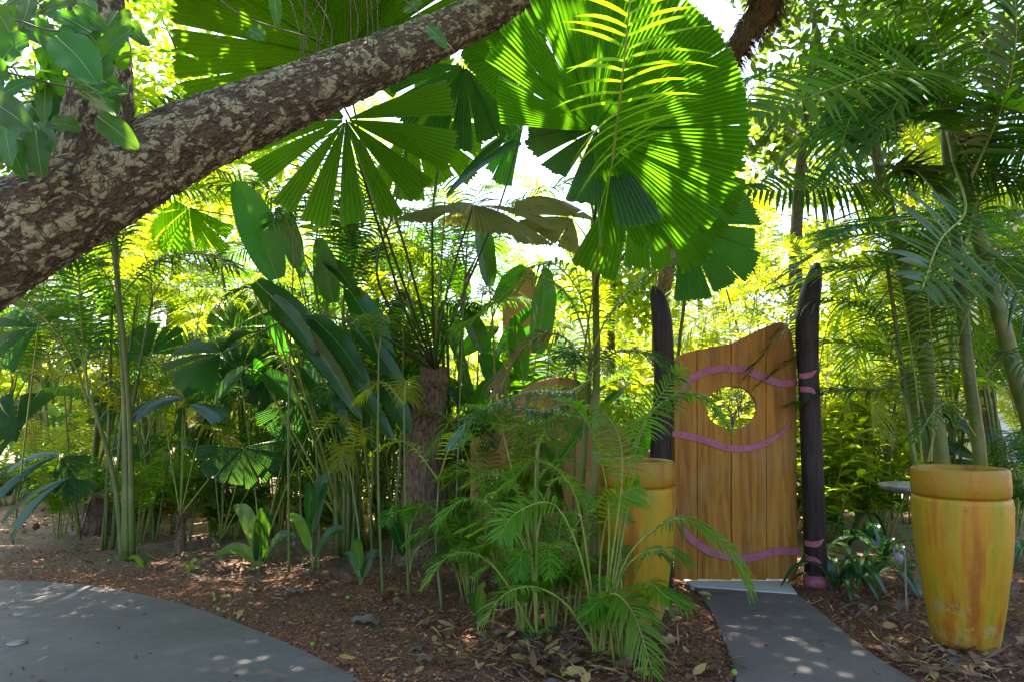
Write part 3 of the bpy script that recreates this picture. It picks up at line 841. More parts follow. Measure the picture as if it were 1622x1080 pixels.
# stone bird bath behind the right urn
bp = W(1444, 770, 5.1)
t = thing('bird_bath', 'shallow grey stone bird bath behind the right urn', 'bird bath', (bp.x + 0.05, bp.y, 0))
lathe([(0.0, 0.0), (0.09, 0.0), (0.08, 0.05), (0.035, 0.10), (0.032, 0.45), (0.06, bp.z - 0.06)], 24, Vector((bp.x + .05, bp.y, 0)), 0.03).build('pedestal', M['stone'], t)
lathe([(0.0, bp.z - 0.06), (0.14, bp.z - 0.05), (0.25, bp.z - 0.015), (0.27, bp.z + 0.008), (0.25, bp.z + 0.012), (0.13, bp.z - 0.015), (0.0, bp.z - 0.025)], 36, Vector((bp.x + .05, bp.y, 0)), 0.03).build('bowl', M['stone'], t)
# garden spike lamp
lp = G(1436, 972)
t = thing('garden_spotlight', 'small grey spike spotlight beside the right urn', 'lamp', lp)
hz = W(1436, 880, lp.y).z
mb = MB(); tube(mb, crom([lp + Vector((0, 0, -.05)), lp + Vector((0, 0, hz * 0.9)), lp + Vector((-0.008, 0, hz * 1.08)), lp + Vector((-0.03, 0, hz * 1.1)), lp + Vector((-0.04, 0, hz * 1.02))], 20), 0.006, 8); mb.build('stake', M['metal'], t)
mb = MB(); tube(mb, [lp + Vector((-0.036, 0, hz * 1.05)), lp + Vector((-0.040, 0, hz * 1.03)), lp + Vector((-0.052, -0.012, hz * 0.87)), ], lambda q: 0.012 + 0.016 * min(1, q * 2.5), 16); mb.build('lamp_hood', M['metal'], t)
# round drain cover on the patio
dc = G(27, 1018, 0.017)
o = lathe([(0.0, 0.016), (0.052, 0.016), (0.052, 0.0202), (0.0, 0.0204)], 20, Vector((dc.x, dc.y, 0.002))).build('drain_cover', M['stone'], loc=(dc.x, dc.y, 0.0)); tagp(o, 'small round mossy drain cover set in the grey patio', 'drain cover')

# ================================================================== LEANING TREE
def leaning_tree():
    ctr = [(-420, 640, 2.0), (-200, 505, 2.15), (0, 385, 2.35), (150, 302, 2.5), (300, 222, 2.7), (450, 160, 2.95), (600, 98, 3.25), (720, 45, 3.55), (830, -15, 3.85), (930, -90, 4.2), (1050, -200, 4.7), (1150, -330, 5.3)]
    P = [W(*q) for q in ctr]
    root = P[0] + Vector((-0.75, 0.1, 0)); root.z = -0.15
    t = thing('leaning_tree', 'rough barked tree with a thick trunk leaning across the upper left', 'tree', (root.x, root.y, 0))
    def bark_tube(path, rad, nr, name, seed, parent, relief=0.022):
        m = len(path); fr = frames(path, Vector((0.1, -1, 0.2))); vs = []; fs = []; uv = []; rel = []
        arc = 0; L = [0]
        for i in range(1, m): arc += (path[i] - path[i - 1]).length; L.append(arc)
        for i, p in enumerate(path):
            r = rad(i / (m - 1))
            for j in range(nr + 1):
                a = 2 * PI * j / nr
                cv = Vector((math.cos(a) * r, math.sin(a) * r, 0))
                q = Vector((cv.x * 16 + seed, cv.y * 16, L[i] * 16))
                h = noise.noise(q + Vector((0, 0, 0))) * 0.5
                q2 = Vector((cv.x * 30 + 5, cv.y * 30, L[i] * 20 + 2 * noise.noise(q * 0.4)))
                n2 = noise.noise(q2); ridg = 1 - abs(n2) * 2.2
                q3 = Vector((cv.x * 75, cv.y * 75, L[i] * 55)); h3 = noise.noise(q3)
                hh = 0.7 * h - 0.35 * max(0, ridg) + 0.22 * h3
                lump = noise.noise(Vector((cv.x * 4, cv.y * 4, L[i] * 3))) * 0.04
                rr = r * (1 + lump) + relief * hh
                vs.append(p + (fr[i][1] * math.cos(a) + fr[i][2] * math.sin(a)) * rr)
                uv.append((a * 0.15, L[i])); rel.append(max(0, min(1, 0.62 + hh)))
        k = nr + 1
        for i in range(m - 1):
            for j in range(nr): fs.append((i * k + j, i * k + j + 1, (i + 1) * k + j + 1, (i + 1) * k + j))
        mb = MB(); mb.add(vs, fs); ob = mb.build(name, M['bark'], parent); me = ob.data
        ul = me.uv_layers.new(name='UVMap')
        for lp_ in me.loops: ul.data[lp_.index].uv = uv[lp_.vertex_index]
        at = me.attributes.new('relief', 'FLOAT', 'POINT'); at.data.foreach_set('value', rel)
        return ob
    R_ = [0.24, 0.21, 0.185, 0.17, 0.155, 0.142, 0.13, 0.12, 0.11, 0.10, 0.09, 0.08]
    def rf(tt):
        q = tt * (len(R_)); q = max(0, min(len(R_) - 1.001, q - 0.5)); j = int(q); return R_[j] + (R_[j + 1] - R_[j]) * (q - j)
    path = crom([root] + P, 520)
    bark_tube(path, rf, 190, 'trunk', 0, t)
    limb = crom([W(150, 320, 2.52), W(152, 240, 2.5), W(158, 160, 2.5), W(160, 80, 2.52), W(152, 0, 2.55), W(140, -120, 2.6), W(150, -300, 2.8), W(190, -520, 3.2)], 200)
    bark_tube(limb, lambda q: 0.155 - 0.09 * min(1, q * 3.0) * 0.4 - 0.035 * q, 130, 'limb', 40, t, 0.018)
    # unseen crown above the frame, placed and trimmed to shape the foreground shade
    rnd = random.Random(21); mb = MB()
    tips = [path[-1], limb[-1]]
    lm = MB(); cl = []
    for k in range(345):
        y = rnd.uniform(2.9, 10.2) if k < 285 else rnd.uniform(5.0, 8.2); x = rnd.uniform(-6.2, 6.4) if k < 285 else rnd.uniform(-5.4, 3.4); z = max(1.5 + 0.63 * y + rnd.uniform(0.25, 1.6), 4.0)
        cl.append(Vector((x, y, z)))
    for c in cl:
        if (c.x < -4.0 and c.y > 8.0) or (c.x < 0.8 and c.y > 8.5) or (c.x < 5.0 and c.y > 8.8): continue
        st = tips[0] if c.x > -1.5 else tips[1]
        mid = st.lerp(c, 0.5) + Vector((rnd.uniform(-.3, .3), rnd.uniform(-.3, .3), 0.5))
        if rnd.random() < 0.4: tube(lm, crom([st, mid, c], 10), (0.035, 0.008), 5)
        rx = rnd.uniform(0.55, 1.0)
        for q in range(140):
            d = Vector((rnd.gauss(0, 1), rnd.gauss(0, 1), rnd.gauss(0, 0.6))); d.normalize(); d *= rnd.random() ** 0.4 * rx
            p = c + d
            if p.z < 1.45 + 0.62 * p.y: continue
            leaf_simple(mb, p, Vector((rnd.gauss(0, 1), rnd.gauss(0, 1), rnd.gauss(-.2, .5))), rnd.uniform(0.10, 0.18), rnd.uniform(0.055, 0.08), Vector((rnd.gauss(0, .5), rnd.gauss(0, .5), 1)))
    lm.build('branches', M['twig'], t)
    mb.build('crown', M['tree_leaf'], t)
    # near sprays of big glossy leaves at the upper left
    def L_(pts, w_, d0, dn, nrm=(0, -1, .3), roll=0.0, mat='tree_leaf'):
        m_ = MB(); paddle(m_, [W(pts[0][0], pts[0][1], d0), W((pts[0][0] + pts[1][0]) / 2 + rnd.uniform(-4, 4), (pts[0][1] + pts[1][1]) / 2 - 4, (d0 + dn) / 2), W(pts[1][0], pts[1][1], dn)], w_, Vector(nrm), fold=0.18, wave=0.004, n=14, across=4, pw=0.0022, roll=roll)
        m_.build('leaf', [M[mat], M['rib']], t)
    tw = MB()
    for pts in ([(-60, 30, 1.9), (20, 32, 1.9), (75, 48, 1.9), (140, 52, 1.92)], [(-60, 100, 1.8), (30, 120, 1.85), (90, 135, 1.9), (140, 145, 1.9)], [(-40, 0, 1.7), (30, -20, 1.8), (80, 30, 1.88)],
                [(345, -40, 2.4), (340, -10, 2.4), (395, 30, 2.4), (520, 68, 2.4)], [(560, -60, 2.6), (640, 0, 2.6), (690, 50, 2.6), (745, 110, 2.6)]):
        tw = MB(); tube(tw, crom(PX(pts), 14), (0.004, 0.002), 5); tw.build('twig', M['twig'], t)
    for a in [((88, 58), (155, 135), .115, 1.85, 1.8), ((145, 52), (72, 20), .05, 1.9, 1.95), ((160, 95), (213, 45), .075, 1.92, 1.9), ((158, 75), (120, 30), .05, 1.95, 1.95),
              ((140, 135), (62, 58), .05, 1.85, 1.9), ((128, 128), (10, 108), .035, 1.85, 1.8, (0, -.3, 1)), ((90, 120), (165, 150), .03, 1.83, 1.8, (0, -.4, 1)),
              ((130, 145), (183, 185), .05, 1.85, 1.82, (0, -.6, 1)), ((155, 185), (220, 238), .07, 1.86, 1.84), ((30, 85), (45, 55), .06, 1.85, 1.85), ((20, 60), (-20, 10), .07, 1.8, 1.8),
              ((5, 95), (45, 60), .08, 1.75, 1.75), ((-30, 155), (52, 208), .085, 1.75, 1.7), ((120, 10), (175, 55), .05, 1.95, 1.95), ((165, 100), (240, 82), .03, 1.93, 1.95, (0, -.4, 1)),
              ((240, 82), (315, 95), .05, 1.95, 2.0, (0, -.4, 1)), ((95, 90), (60, 30), .06, 1.95, 1.95), ((60, 20), (120, 5), .05, 1.9, 1.9), ((10, 10), (70, -20), .07, 1.85, 1.85),
              ((-20, 90), (10, 60), .06, 1.8, 1.8), ((0, 130), (-40, 60), .08, 1.8, 1.8), ((160, 150), (200, 140), .03, 1.9, 1.88, (0, -.4, 1)), ((155, 155), (180, 165), .03, 1.9, 1.88, (0, -.4, 1)),
              ((120, 140), (145, 100), .04, 1.92, 1.9), ((190, 60), (205, 15), .05, 1.93, 1.93),
              ((675, 42), (708, 78), .05, 2.55, 2.5), ((395, 48), (420, 65), .07, 2.4, 2.4), ((435, -10), (440, 45), .045, 2.4, 2.4), ((640, 20), (670, 5), .04, 2.6, 2.6)]:
        nrm = a[5] if len(a) > 5 else (rnd.uniform(-.4, .4), -1, rnd.uniform(0, .5))
        L_((a[0], a[1]), a[2], a[3], a[4], nrm)
    for _ in range(34):
        ax, ay = rnd.uniform(-30, 215), rnd.uniform(-20, 215); ang = rnd.uniform(-2.6, 0.4); ln = rnd.uniform(50, 90)
        if ay > 150 and ax > 120: continue
        L_(((ax, ay), (ax + ln * math.cos(ang), ay - ln * math.sin(ang))), rnd.uniform(.05, .085), rnd.uniform(2.05, 2.25), rnd.uniform(2.0, 2.2), (rnd.uniform(-.5, .5), -1, rnd.uniform(0, .8)))
    # thin aerial roots on top of the trunk
    ar = MB()
    for k in range(11):
        x = rnd.uniform(470, 600); y0 = 165 - (x - 450) * 0.41 - 45
        tube(ar, crom(PX([(x, y0 + 12, 2.95), (x + rnd.uniform(-15, 15), y0 - 50, 2.9), (x + rnd.uniform(-40, 30), y0 - 130, 2.9)]), 8), 0.0022, 4)
    ar.build('aerial_root', M['twig'], t)
leaning_tree()

# ================================================================== FAN PALMS
CAMN = Vector((0, -1, 0))
def sdir(deg, tilt=0.0):
    a = R(deg); return Vector((math.cos(a) * math.cos(R(tilt)), math.sin(R(tilt)), math.sin(a) * math.cos(R(tilt))))
def wedges(a0, a1, n, r, gap=1.5, rj=0.1, rnd=random, lj=0.10):
    out = []; st = (a1 - a0) / n; a = a0
    ws = [rnd.uniform(0.7, 1.3) for _ in range(n)]; s = sum(ws)
    for q in ws:
        w_ = (a1 - a0) * q / s
        out.append((a + gap * .5, a + w_ - gap * .5, r * rnd.uniform(1 - rj, 1 + rj), rnd.uniform(-lj, lj))); a += w_
    return out
def fleaf(parent, hub, ax, nrm, segs, mat, pet=None, prad=(0.007, 0.012), **k):
    mb = MB(); fan_leaf(mb, W(*hub), ax, nrm, segs, **k)
    o = mb.build('fan_leaf', M[mat], parent, smooth=False)
    if pet:
        mb = MB(); tube(mb, crom([W(*hub)] + PX(pet), 24), prad, 6)
        mb.build('petiole', M['rachis_dark'] if mat != 'fan_small' else M['rachis'], o)
    return o
def big_fan_palm():
    base = G(672, 892)
    t = thing('fan_palm', 'fan palm with a stout fibrous trunk in the middle of the bed', 'fan palm', base)
    d = base.y; rnd = random.Random(2)
    P = crom([Vector((base.x, d, -0.1)), W(668, 820, d), W(672, 700, d), W(680, 640, d), W(688, 582, d)], 60)
    mb = MB(); vs = []; fs = []; n = 40
    for i, p in enumerate(P):
        tt = i / 60; r = (0.20 - 0.07 * tt) * (1.25 if tt < 0.15 else 1)
        saw = ((tt * 13) % 1.0)
        for j in range(n):
            a = 2 * PI * j / n; rr = r * (0.90 + 0.14 * (1 - ((tt * 13 + 0.5 * math.sin(a * 2 + tt * 9)) % 1.0))) + 0.012 * noise.noise(Vector((math.cos(a) * 9, math.sin(a) * 9, p.z * 14)))
            vs.append(p + Vector((rr * math.cos(a), rr * math.sin(a), 0)))
    for i in range(60):
        for j in range(n): fs.append((i * n + j, i * n + (j + 1) % n, (i + 1) * n + (j + 1) % n, (i + 1) * n + j))
    mb.add(vs, fs)      # old leaf bases and hanging fibre
    for k in range(60):
        tt = rnd.uniform(0.05, 0.97); p = P[int(tt * 60)]; a = rnd.uniform(0, 2 * PI); r = 0.20 - 0.07 * tt
        o = Vector((math.cos(a), math.sin(a), 0)); s = p + o * (r * .9); e = p + o * (r + rnd.uniform(0.03, 0.08)) + Vector((0, 0, rnd.uniform(0.05, 0.14) if k % 2 else -rnd.uniform(0.1, 0.25)))
        tube(mb, crom([s, s.lerp(e, .5) + o * .02, e], 5), (0.016 if k % 2 else 0.004, 0.003), 5)
    mb.build('trunk', M['fibre'], t)
    T = (690, 590, d)
    # hanging split fan in front of the sky, below the leaning trunk
    segs = [(98, 120, .60, .1), (68, 93, .62, 0), (42, 60, .60, .05), (24, 37, .60, -.05), (4, 18, .62, .08), (-18, -2, .62, .0), (-38, -24, .60, -.05), (-60, -44, .58, .05), (-82, -66, .52, 0), (-108, -88, .50, 0), (-140, -112, .45, 0)]
    segs = [(-b, -a, r, l) for a, b, r, l in segs]
    fleaf(t, (548, 190, 3.7), sdir(-95, -8), CAMN, segs, 'fan', [(600, 360, 4.3), (645, 500, 5.0), T], da=0.045, pleat=0.9, bend=0.10)
    # large upper-left fan seen through
    fleaf(t, (545, 95, 4.2), sdir(125, -20), Vector((0.1, -1, -0.15)), wedges(-80, 112, 10, 1.05, 0.9, 0.05, rnd, 0.07), 'fan', [(590, 300, 4.4), (650, 480, 5.0), T], da=0.035, pleat=0.9, bend=0.12)
    fleaf(t, (470, 30, 4.8), sdir(60, -20), Vector((-0.3, -1, -0.1)), wedges(-100, 100, 7, .9, 1, 0.06, rnd, 0.03), 'fan', [(600, 280, 4.6), (660, 460, 5.0), T], da=0.04, pleat=0.9, bend=0.12)
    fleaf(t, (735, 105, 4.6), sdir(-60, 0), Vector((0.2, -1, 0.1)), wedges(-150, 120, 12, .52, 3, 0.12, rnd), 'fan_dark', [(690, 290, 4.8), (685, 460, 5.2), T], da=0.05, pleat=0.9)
    fleaf(t, (655, 190, 5.0), sdir(-20, 10), Vector((0.1, -1, -0.2)), wedges(-110, 110, 8, .55, 3, 0.1, rnd), 'fan', [(625, 330, 5.0), (600, 450, 5.1), T], da=0.05, pleat=0.9)
    # edge-on fan and withered flat fan at the bright gap
    fleaf(t, (705, 318, 4.9), sdir(62, 10), Vector((-0.75, -0.6, 0.5)), wedges(-38, 32, 4, .68, 1.2, 0.08, rnd), 'fan_small', [(700, 400, 5.0), (692, 500, 5.1), T], da=0.05, pleat=0.9)
    fleaf(t, (750, 325, 4.7), sdir(-8, -10), Vector((0, -0.25, 1)), wedges(-130, 130, 9, .60, 3, 0.15, rnd, .15), 'fan_brown', [(720, 420, 5.0), (696, 520, 5.1), T], da=0.05, pleat=0.9, bend=0.2)
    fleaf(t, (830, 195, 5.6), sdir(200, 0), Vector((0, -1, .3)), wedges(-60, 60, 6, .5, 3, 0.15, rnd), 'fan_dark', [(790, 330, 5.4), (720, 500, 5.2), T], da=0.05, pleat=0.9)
    fleaf(t, (300, 330, 6.8), sdir(-130, 0), Vector((0, -1, .4)), wedges(-110, 80, 8, .5, 3, 0.15, rnd), 'fan', [(420, 360, 6.8), (560, 470, 6.4), T], da=0.05, pleat=0.9)
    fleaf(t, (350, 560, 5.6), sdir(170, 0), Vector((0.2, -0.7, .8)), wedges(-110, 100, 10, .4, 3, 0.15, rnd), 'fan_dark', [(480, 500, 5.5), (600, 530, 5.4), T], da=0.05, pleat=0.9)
big_fan_palm()

def round_leaf_palm():
    base = G(940, 985)
    t = thing('round_leaf_fan_palm', 'slender palm carrying the huge round pleated leaf at top centre', 'fan palm', base)
    d = base.y; rnd = random.Random(8)
    P = crom([Vector((base.x, d, -0.05)), W(940, 900, d), W(943, 700, d - .1), W(945, 560, d - .2), W(943, 440, d - .5), W(941, 350, d - .8)], 50)
    mb = MB(); tube(mb, P, lambda q: 0.030 - 0.012 * q + 0.003 * (1 if (q * 11) % 1 < 0.06 else 0), 12); mb.build('trunk', M['cane'], t)
    T = (941, 360, d - .8)
    # right part almost entire, left part split and drooping
    segs = [(-176, -150, .34, .0, .40), (-148, -136, .47, .02), (-134, -119, .50, .0), (-117, -107, .60, .02, .64), (-106.4, -98, .65, .0), (-97, -89, .70, .01), (-88.4, -82, .66, -.01, .69), (-81.5, -56, .63, .02, .61), (-55.7, -33, .605, .015, .595),
            (-32.6, -4, .60, .02, .585), (-3.7, 8, .59, .018, .57), (8.6, 17, .555, .03), (17.5, 23, .585, .0, .56), (23.8, 31, .55, .025), (31.5, 38, .565, -.01), (39.3, 46, .53, .0), (47, 52, .55, -.03, .54), (53, 61, .50, .03), (62, 70, .46, 0), (72, 86, .42, .02)]
    fleaf(t, (940, 208, 2.45), sdir(0, 3), Vector((-0.05, -1, -0.10)), [(-b if False else a, b, *r) for a, b, *r in segs], 'fan', [(945, 260, 2.8), (944, 320, 3.3), T], prad=(0.004, 0.009), da=0.034, pleat=1.3, bend=0.03, rings=10, join=0.05, teeth=0.004, rough_edge=0.008)
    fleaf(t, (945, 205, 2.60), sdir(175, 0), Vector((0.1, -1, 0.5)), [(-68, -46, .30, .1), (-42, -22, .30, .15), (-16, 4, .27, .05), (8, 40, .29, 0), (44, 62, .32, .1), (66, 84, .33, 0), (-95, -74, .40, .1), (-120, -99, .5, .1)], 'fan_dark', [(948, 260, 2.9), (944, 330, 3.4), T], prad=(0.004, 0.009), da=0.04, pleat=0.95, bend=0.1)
    fleaf(t, (1010, 240, 3.3), sdir(-62, 0), Vector((0.1, -1, 0.1)), wedges(-70, 60, 7, .60, 2, 0.08, rnd), 'fan', [(985, 300, 3.3), (955, 340, 3.5), T], prad=(0.004, 0.009), da=0.04, pleat=0.95, bend=0.1)
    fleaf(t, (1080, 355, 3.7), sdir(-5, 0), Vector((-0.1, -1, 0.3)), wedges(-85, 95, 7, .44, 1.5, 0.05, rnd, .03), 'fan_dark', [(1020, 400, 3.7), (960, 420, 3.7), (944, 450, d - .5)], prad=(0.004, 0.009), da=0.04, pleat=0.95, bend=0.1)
    if 0: fleaf(t, (1085, 130, 4.2), sdir(80, 0), Vector((-0.1, -1, -0.1)), wedges(-110, 110, 6, .62, 1, 0.05, rnd, .03), 'fan', [(1020, 300, 4.0), (960, 420, 3.8), (944, 450, d - .5)], prad=(0.004, 0.009), da=0.04, pleat=0.95, bend=0.1)
    fleaf(t, (870, 60, 3.9), sdir(110, 0), Vector((0.2, -1, -0.1)), wedges(-130, 130, 8, .50, 2, 0.08, rnd), 'fan', [(920, 250, 3.6), (940, 340, 3.5), T], prad=(0.004, 0.009), da=0.04, pleat=0.95, bend=0.1)
    fleaf(t, (905, 345, 4.9), sdir(150, 0), Vector((0.0, -.6, 0.8)), wedges(-120, 120, 8, .40, 2, 0.08, rnd), 'fan_brown', [(925, 370, 4.4), (940, 400, 4.0), T], prad=(0.004, 0.009), da=0.04, pleat=0.95, bend=0.2)
round_leaf_palm()

def small_fan(label, basepx, hubs, trunk=True, seed=1):
    base = G(*basepx); d = base.y
    t = thing('small_fan_palm', label, 'fan palm', base, 'young fan palms in the left bed')
    rnd = random.Random(seed)
    top = base + Vector((0, 0, 0.36 if trunk else 0.05))
    if trunk:
        mb = MB(); P = crom([base + Vector((0, 0, -.05)), base + Vector((.01, 0, .2)), top], 20)
        tube(mb, P, lambda q: 0.055 - 0.02 * q + 0.008 * math.sin(q * 60), 14)
        for k in range(26):
            p = P[rnd.randrange(20)]; a = rnd.uniform(0, 2 * PI); o = Vector((math.cos(a), math.sin(a), 0))
            tube(mb, [p + o * .03, p + o * .07 + Vector((0, 0, rnd.uniform(-.05, .12)))], (0.008, 0.002), 4)
        mb.build('trunk', M['fibre'], t)
    for (hx, hy, dd, ang, tilt, a0, a1, n, r, nz) in hubs:
        h = W(hx, hy, d + dd); mid = top.lerp(h, .5) + Vector((0, 0, 0.05))
        mb = MB(); fan_leaf(mb, h, sdir(ang, tilt), Vector(nz), wedges(a0, a1, n, r, (a1 - a0) / n * 0.14, 0.12, rnd, .12), da=0.06, pleat=0.9, bend=0.35, rnd=rnd)
        o = mb.build('fan_leaf', M['fan_small'], t, smooth=False)
        mb = MB(); tube(mb, crom([h, mid, top], 14), (0.004, 0.008), 6); mb.build('petiole', M['rachis'], o)
small_fan('small fan palm on a short fibrous stem in the left bed', (284, 878),
          [(292, 632, -.1, 175, -10, -45, 60, 5, .42, (0, -.5, .9)), (292, 632, -.1, 75, 10, -40, 40, 3, .33, (0, -1, .3)), (295, 640, -.1, -5, -10, -40, 25, 2, .40, (0, -.4, 1)), (290, 640, -.1, -95, 0, -15, 25, 1, .35, (0, -1, .1)),
           (385, 708, -.25, -80, -10, -100, 105, 9, .36, (.1, -.6, .8)), (240, 560, .4, 100, 0, -100, 100, 8, .33, (0, -1, .4)), (340, 600, .5, 30, 0, -100, 100, 8, .33, (0, -.8, .6))], True, 3)
small_fan('young fan palm with drooping split leaves at the left edge', (128, 860),
          [(100, 718, -.4, 192, -15, -40, 40, 6, .62, (0, -.45, 1)), (98, 722, -.4, -60, -10, -70, 60, 6, .24, (0, -1, .4)), (112, 755, -.6, 205, -15, -30, 30, 4, .60, (0, -.5, 1)), (112, 755, -.6, -70, -10, -60, 80, 5, .22, (0, -1, .4)),
           (60, 640, .1, 180, 0, -90, 60, 6, .42, (0, -.7, .8)), (30, 680, -.2, 150, 0, -90, 90, 7, .45, (0, -.9, .4))], False, 4)
small_fan('mid-bed fan palm with dark split leaves near the paddle leaves', (415, 885),
          [(470, 640, .3, -60, 0, -110, 110, 9, .36, (0, -.8, .6)), (500, 660, .2, 20, 0, -100, 100, 8, .33, (0, -.7, .7)), (380, 590, .6, 120, 0, -100, 100, 8, .38, (0, -.9, .5))], False, 6)
small_fan('fan palm with glossy split leaves low between the left bed stems', (350, 862),
          [(430, 590, .1, -20, 0, -110, 110, 9, .36, (0, -.7, .8)), (330, 660, .0, 200, 0, -100, 100, 9, .34, (0, -.6, .8)), (445, 700, -.1, -60, 0, -110, 110, 9, .32, (0, -.7, .7)), (370, 520, .3, 90, 0, -110, 110, 9, .36, (0, -.9, .5))], False, 8)
small_fan('fan palm with glossy split leaves above the rooty stump', (190, 835),
          [(200, 620, .1, 150, 0, -110, 110, 9, .36, (0, -.6, .8)), (150, 560, .2, 110, 0, -110, 110, 9, .36, (0, -.8, .6)), (215, 700, -.1, -80, 0, -110, 110, 9, .30, (0, -.6, .7))], False, 9)
small_fan('fan palm behind the leaning trunk with pale grey leaf at the far left', (20, 870),
          [(95, 235, -1.6, 190, 0, -95, 95, 8, .75, (.2, -1, .1)), (60, 520, -.3, 150, 0, -100, 100, 8, .42, (0, -.8, .5))], False, 7)

# ================================================================== PADDLE-LEAF PLANTS
def paddle_plant(label, basepx, leaves, stems=True, mat='paddle', seed=1, cat='broadleaf plant'):
    base = G(*basepx); d = base.y; rnd = random.Random(seed)
    t = thing('paddle_leaf_plant', label, cat, base, 'tall paddle-leaved plants in the bed')
    for lf in leaves:
        a, b, w_, dd = lf[0], lf[1], lf[2], lf[3]
        m_ = lf[4] if len(lf) > 4 and lf[4] else mat
        nrm = Vector(lf[5]) if len(lf) > 5 else Vector((rnd.uniform(-.35, .35), -1, rnd.uniform(.0, .6)))
        w_ *= 0.98; dd -= .25
        A = W(a[0], a[1], d + dd); B = W(b[0], b[1], d + dd - rnd.uniform(0, .25))
        mid = A.lerp(B, .5) + Vector((0, 0, 0.06 * (B - A).length))
        mb = MB(); paddle(mb, [A, mid, B], w_, nrm, fold=rnd.uniform(.15, .4), wave=0.006, n=22, across=4, pw=0.005, rnd=rnd)
        o = mb.build('leaf_blade', [M[m_], M['rib']], t)
        if stems:
            s = base + Vector((rnd.uniform(-.12, .12), rnd.uniform(-.1, .1), 0))
            q = A + (A - mid).normalized() * 0.12
            mb = MB(); tube(mb, crom([A, q.lerp(s, 0.12), s.lerp(A, 0.45) + Vector((rnd.uniform(-.03, .03), 0, 0)), s], 18), (0.006, 0.013), 6)
            mb.build('stem', M['rachis'], o)
def auto_paddles(label, px, py, n, h, seed, w_=(.10, .17), L=(.5, .9), mats=('paddle', 'paddle', 'paddle', 'fan_small')):
    base = G(px, py); rnd = random.Random(seed); t = thing('paddle_leaf_plant', label, 'broadleaf plant', base, 'tall paddle-leaved plants in the bed')
    for k in range(n):
        a = rnd.uniform(0, 2 * PI); o = Vector((math.cos(a), .6 * math.sin(a), 0)); hh = h * rnd.uniform(.55, 1.0)
        s_ = base + o * rnd.uniform(.02, .12); A = base + o * rnd.uniform(.1, .35) + Vector((0, 0, hh)); l_ = rnd.uniform(*L)
        el = rnd.uniform(-.3, 1.4); D = (o * math.cos(el) + Vector((0, 0, math.sin(el)))).normalized(); B = A + D * l_
        mb = MB(); paddle(mb, [A, A.lerp(B, .5) + Vector((0, 0, .07 * l_)), B - Vector((0, 0, .08 * l_))], rnd.uniform(*w_), Vector((rnd.uniform(-.6, .6), -.9, rnd.uniform(.1, 1))), fold=rnd.uniform(.2, .5), wave=.006, n=16, across=3, pw=.004, rnd=rnd)
        o_ = mb.build('leaf_blade', [M[rnd.choice(mats)], M['rib']], t)
        mb = MB(); tube(mb, crom([A, A - D * .1, s_.lerp(A, .5) + o * .02, s_], 14), (.005, .011), 6); mb.build('stem', M['rachis'], o_)
auto_paddles('dark paddle-leaved clump between the left fan palm and the big paddles', 440, 850, 14, 1.7, 51)
auto_paddles('dark paddle-leaved clump directly left of the fibrous trunk', 610, 850, 16, 2.0, 52)
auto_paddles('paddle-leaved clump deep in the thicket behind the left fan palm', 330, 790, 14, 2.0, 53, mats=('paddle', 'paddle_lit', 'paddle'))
auto_paddles('paddle-leaved clump right of the fibrous trunk before the ochre wall', 765, 860, 16, 1.9, 54)
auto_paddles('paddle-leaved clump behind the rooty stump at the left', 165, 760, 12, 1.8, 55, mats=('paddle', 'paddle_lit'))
auto_paddles('low paddle-leaved clump partly covering the ochre wall beside the slender palm', 870, 850, 12, 1.2, 56)
auto_paddles('paddle-leaved clump right of the urn among the canes', 1600, 850, 8, 1.0, 57)
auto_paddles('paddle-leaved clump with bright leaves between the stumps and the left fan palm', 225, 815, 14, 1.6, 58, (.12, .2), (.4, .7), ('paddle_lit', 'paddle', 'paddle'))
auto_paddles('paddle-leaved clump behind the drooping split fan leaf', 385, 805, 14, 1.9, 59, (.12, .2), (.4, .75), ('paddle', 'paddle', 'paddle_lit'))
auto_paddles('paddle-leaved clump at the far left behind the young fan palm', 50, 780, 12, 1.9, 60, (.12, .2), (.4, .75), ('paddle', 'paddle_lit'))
auto_paddles('tall paddle-leaved clump with upright blades left of the fibrous trunk top', 520, 830, 12, 2.5, 61, (.14, .22), (.5, .9))
S = 0.0045
paddle_plant('clump of large dark paddle leaves rising left of the fan palm trunk', (565, 872), [
    ((440, 442), (373, 286), .33, -.55, None, (0.1, -1, .1)), ((470, 425), (440, 328), .16, -.3, 'fan_small', (.3, -1, .5)), ((528, 480), (505, 376), .22, -.4), ((405, 446), (545, 610), .27, -.75, None, (.2, -1, .5)),
    ((436, 458), (520, 600), .22, -.6), ((492, 500), (585, 612), .20, -.7, None, (-.1, -1, .8)), ((552, 458), (622, 585), .25, -.5), ((512, 408), (568, 470), .15, -.45, None, (.3, -1, .6)),
    ((600, 598), (650, 688), .20, -.6), ((455, 560), (420, 500), .17, .2), ((575, 560), (598, 470), .15, .3), ((530, 600), (515, 520), .18, .1), ((480, 580), (560, 700), .20, -.3),
    ((420, 590), (470, 640), .2, -.2), ((388, 582), (340, 640), .15, 0), ((540, 640), (600, 720), .17, -.2), ((455, 500), (575, 665), .17, -.8), ((500, 540), (625, 700), .16, -.7), ((430, 470), (500, 560), .15, -.9), ((560, 520), (655, 640), .16, -.5), ((480, 440), (455, 330), .15, -.1), ((545, 440), (560, 340), .16, .1), ((610, 560), (640, 460), .15, .2)], seed=2)
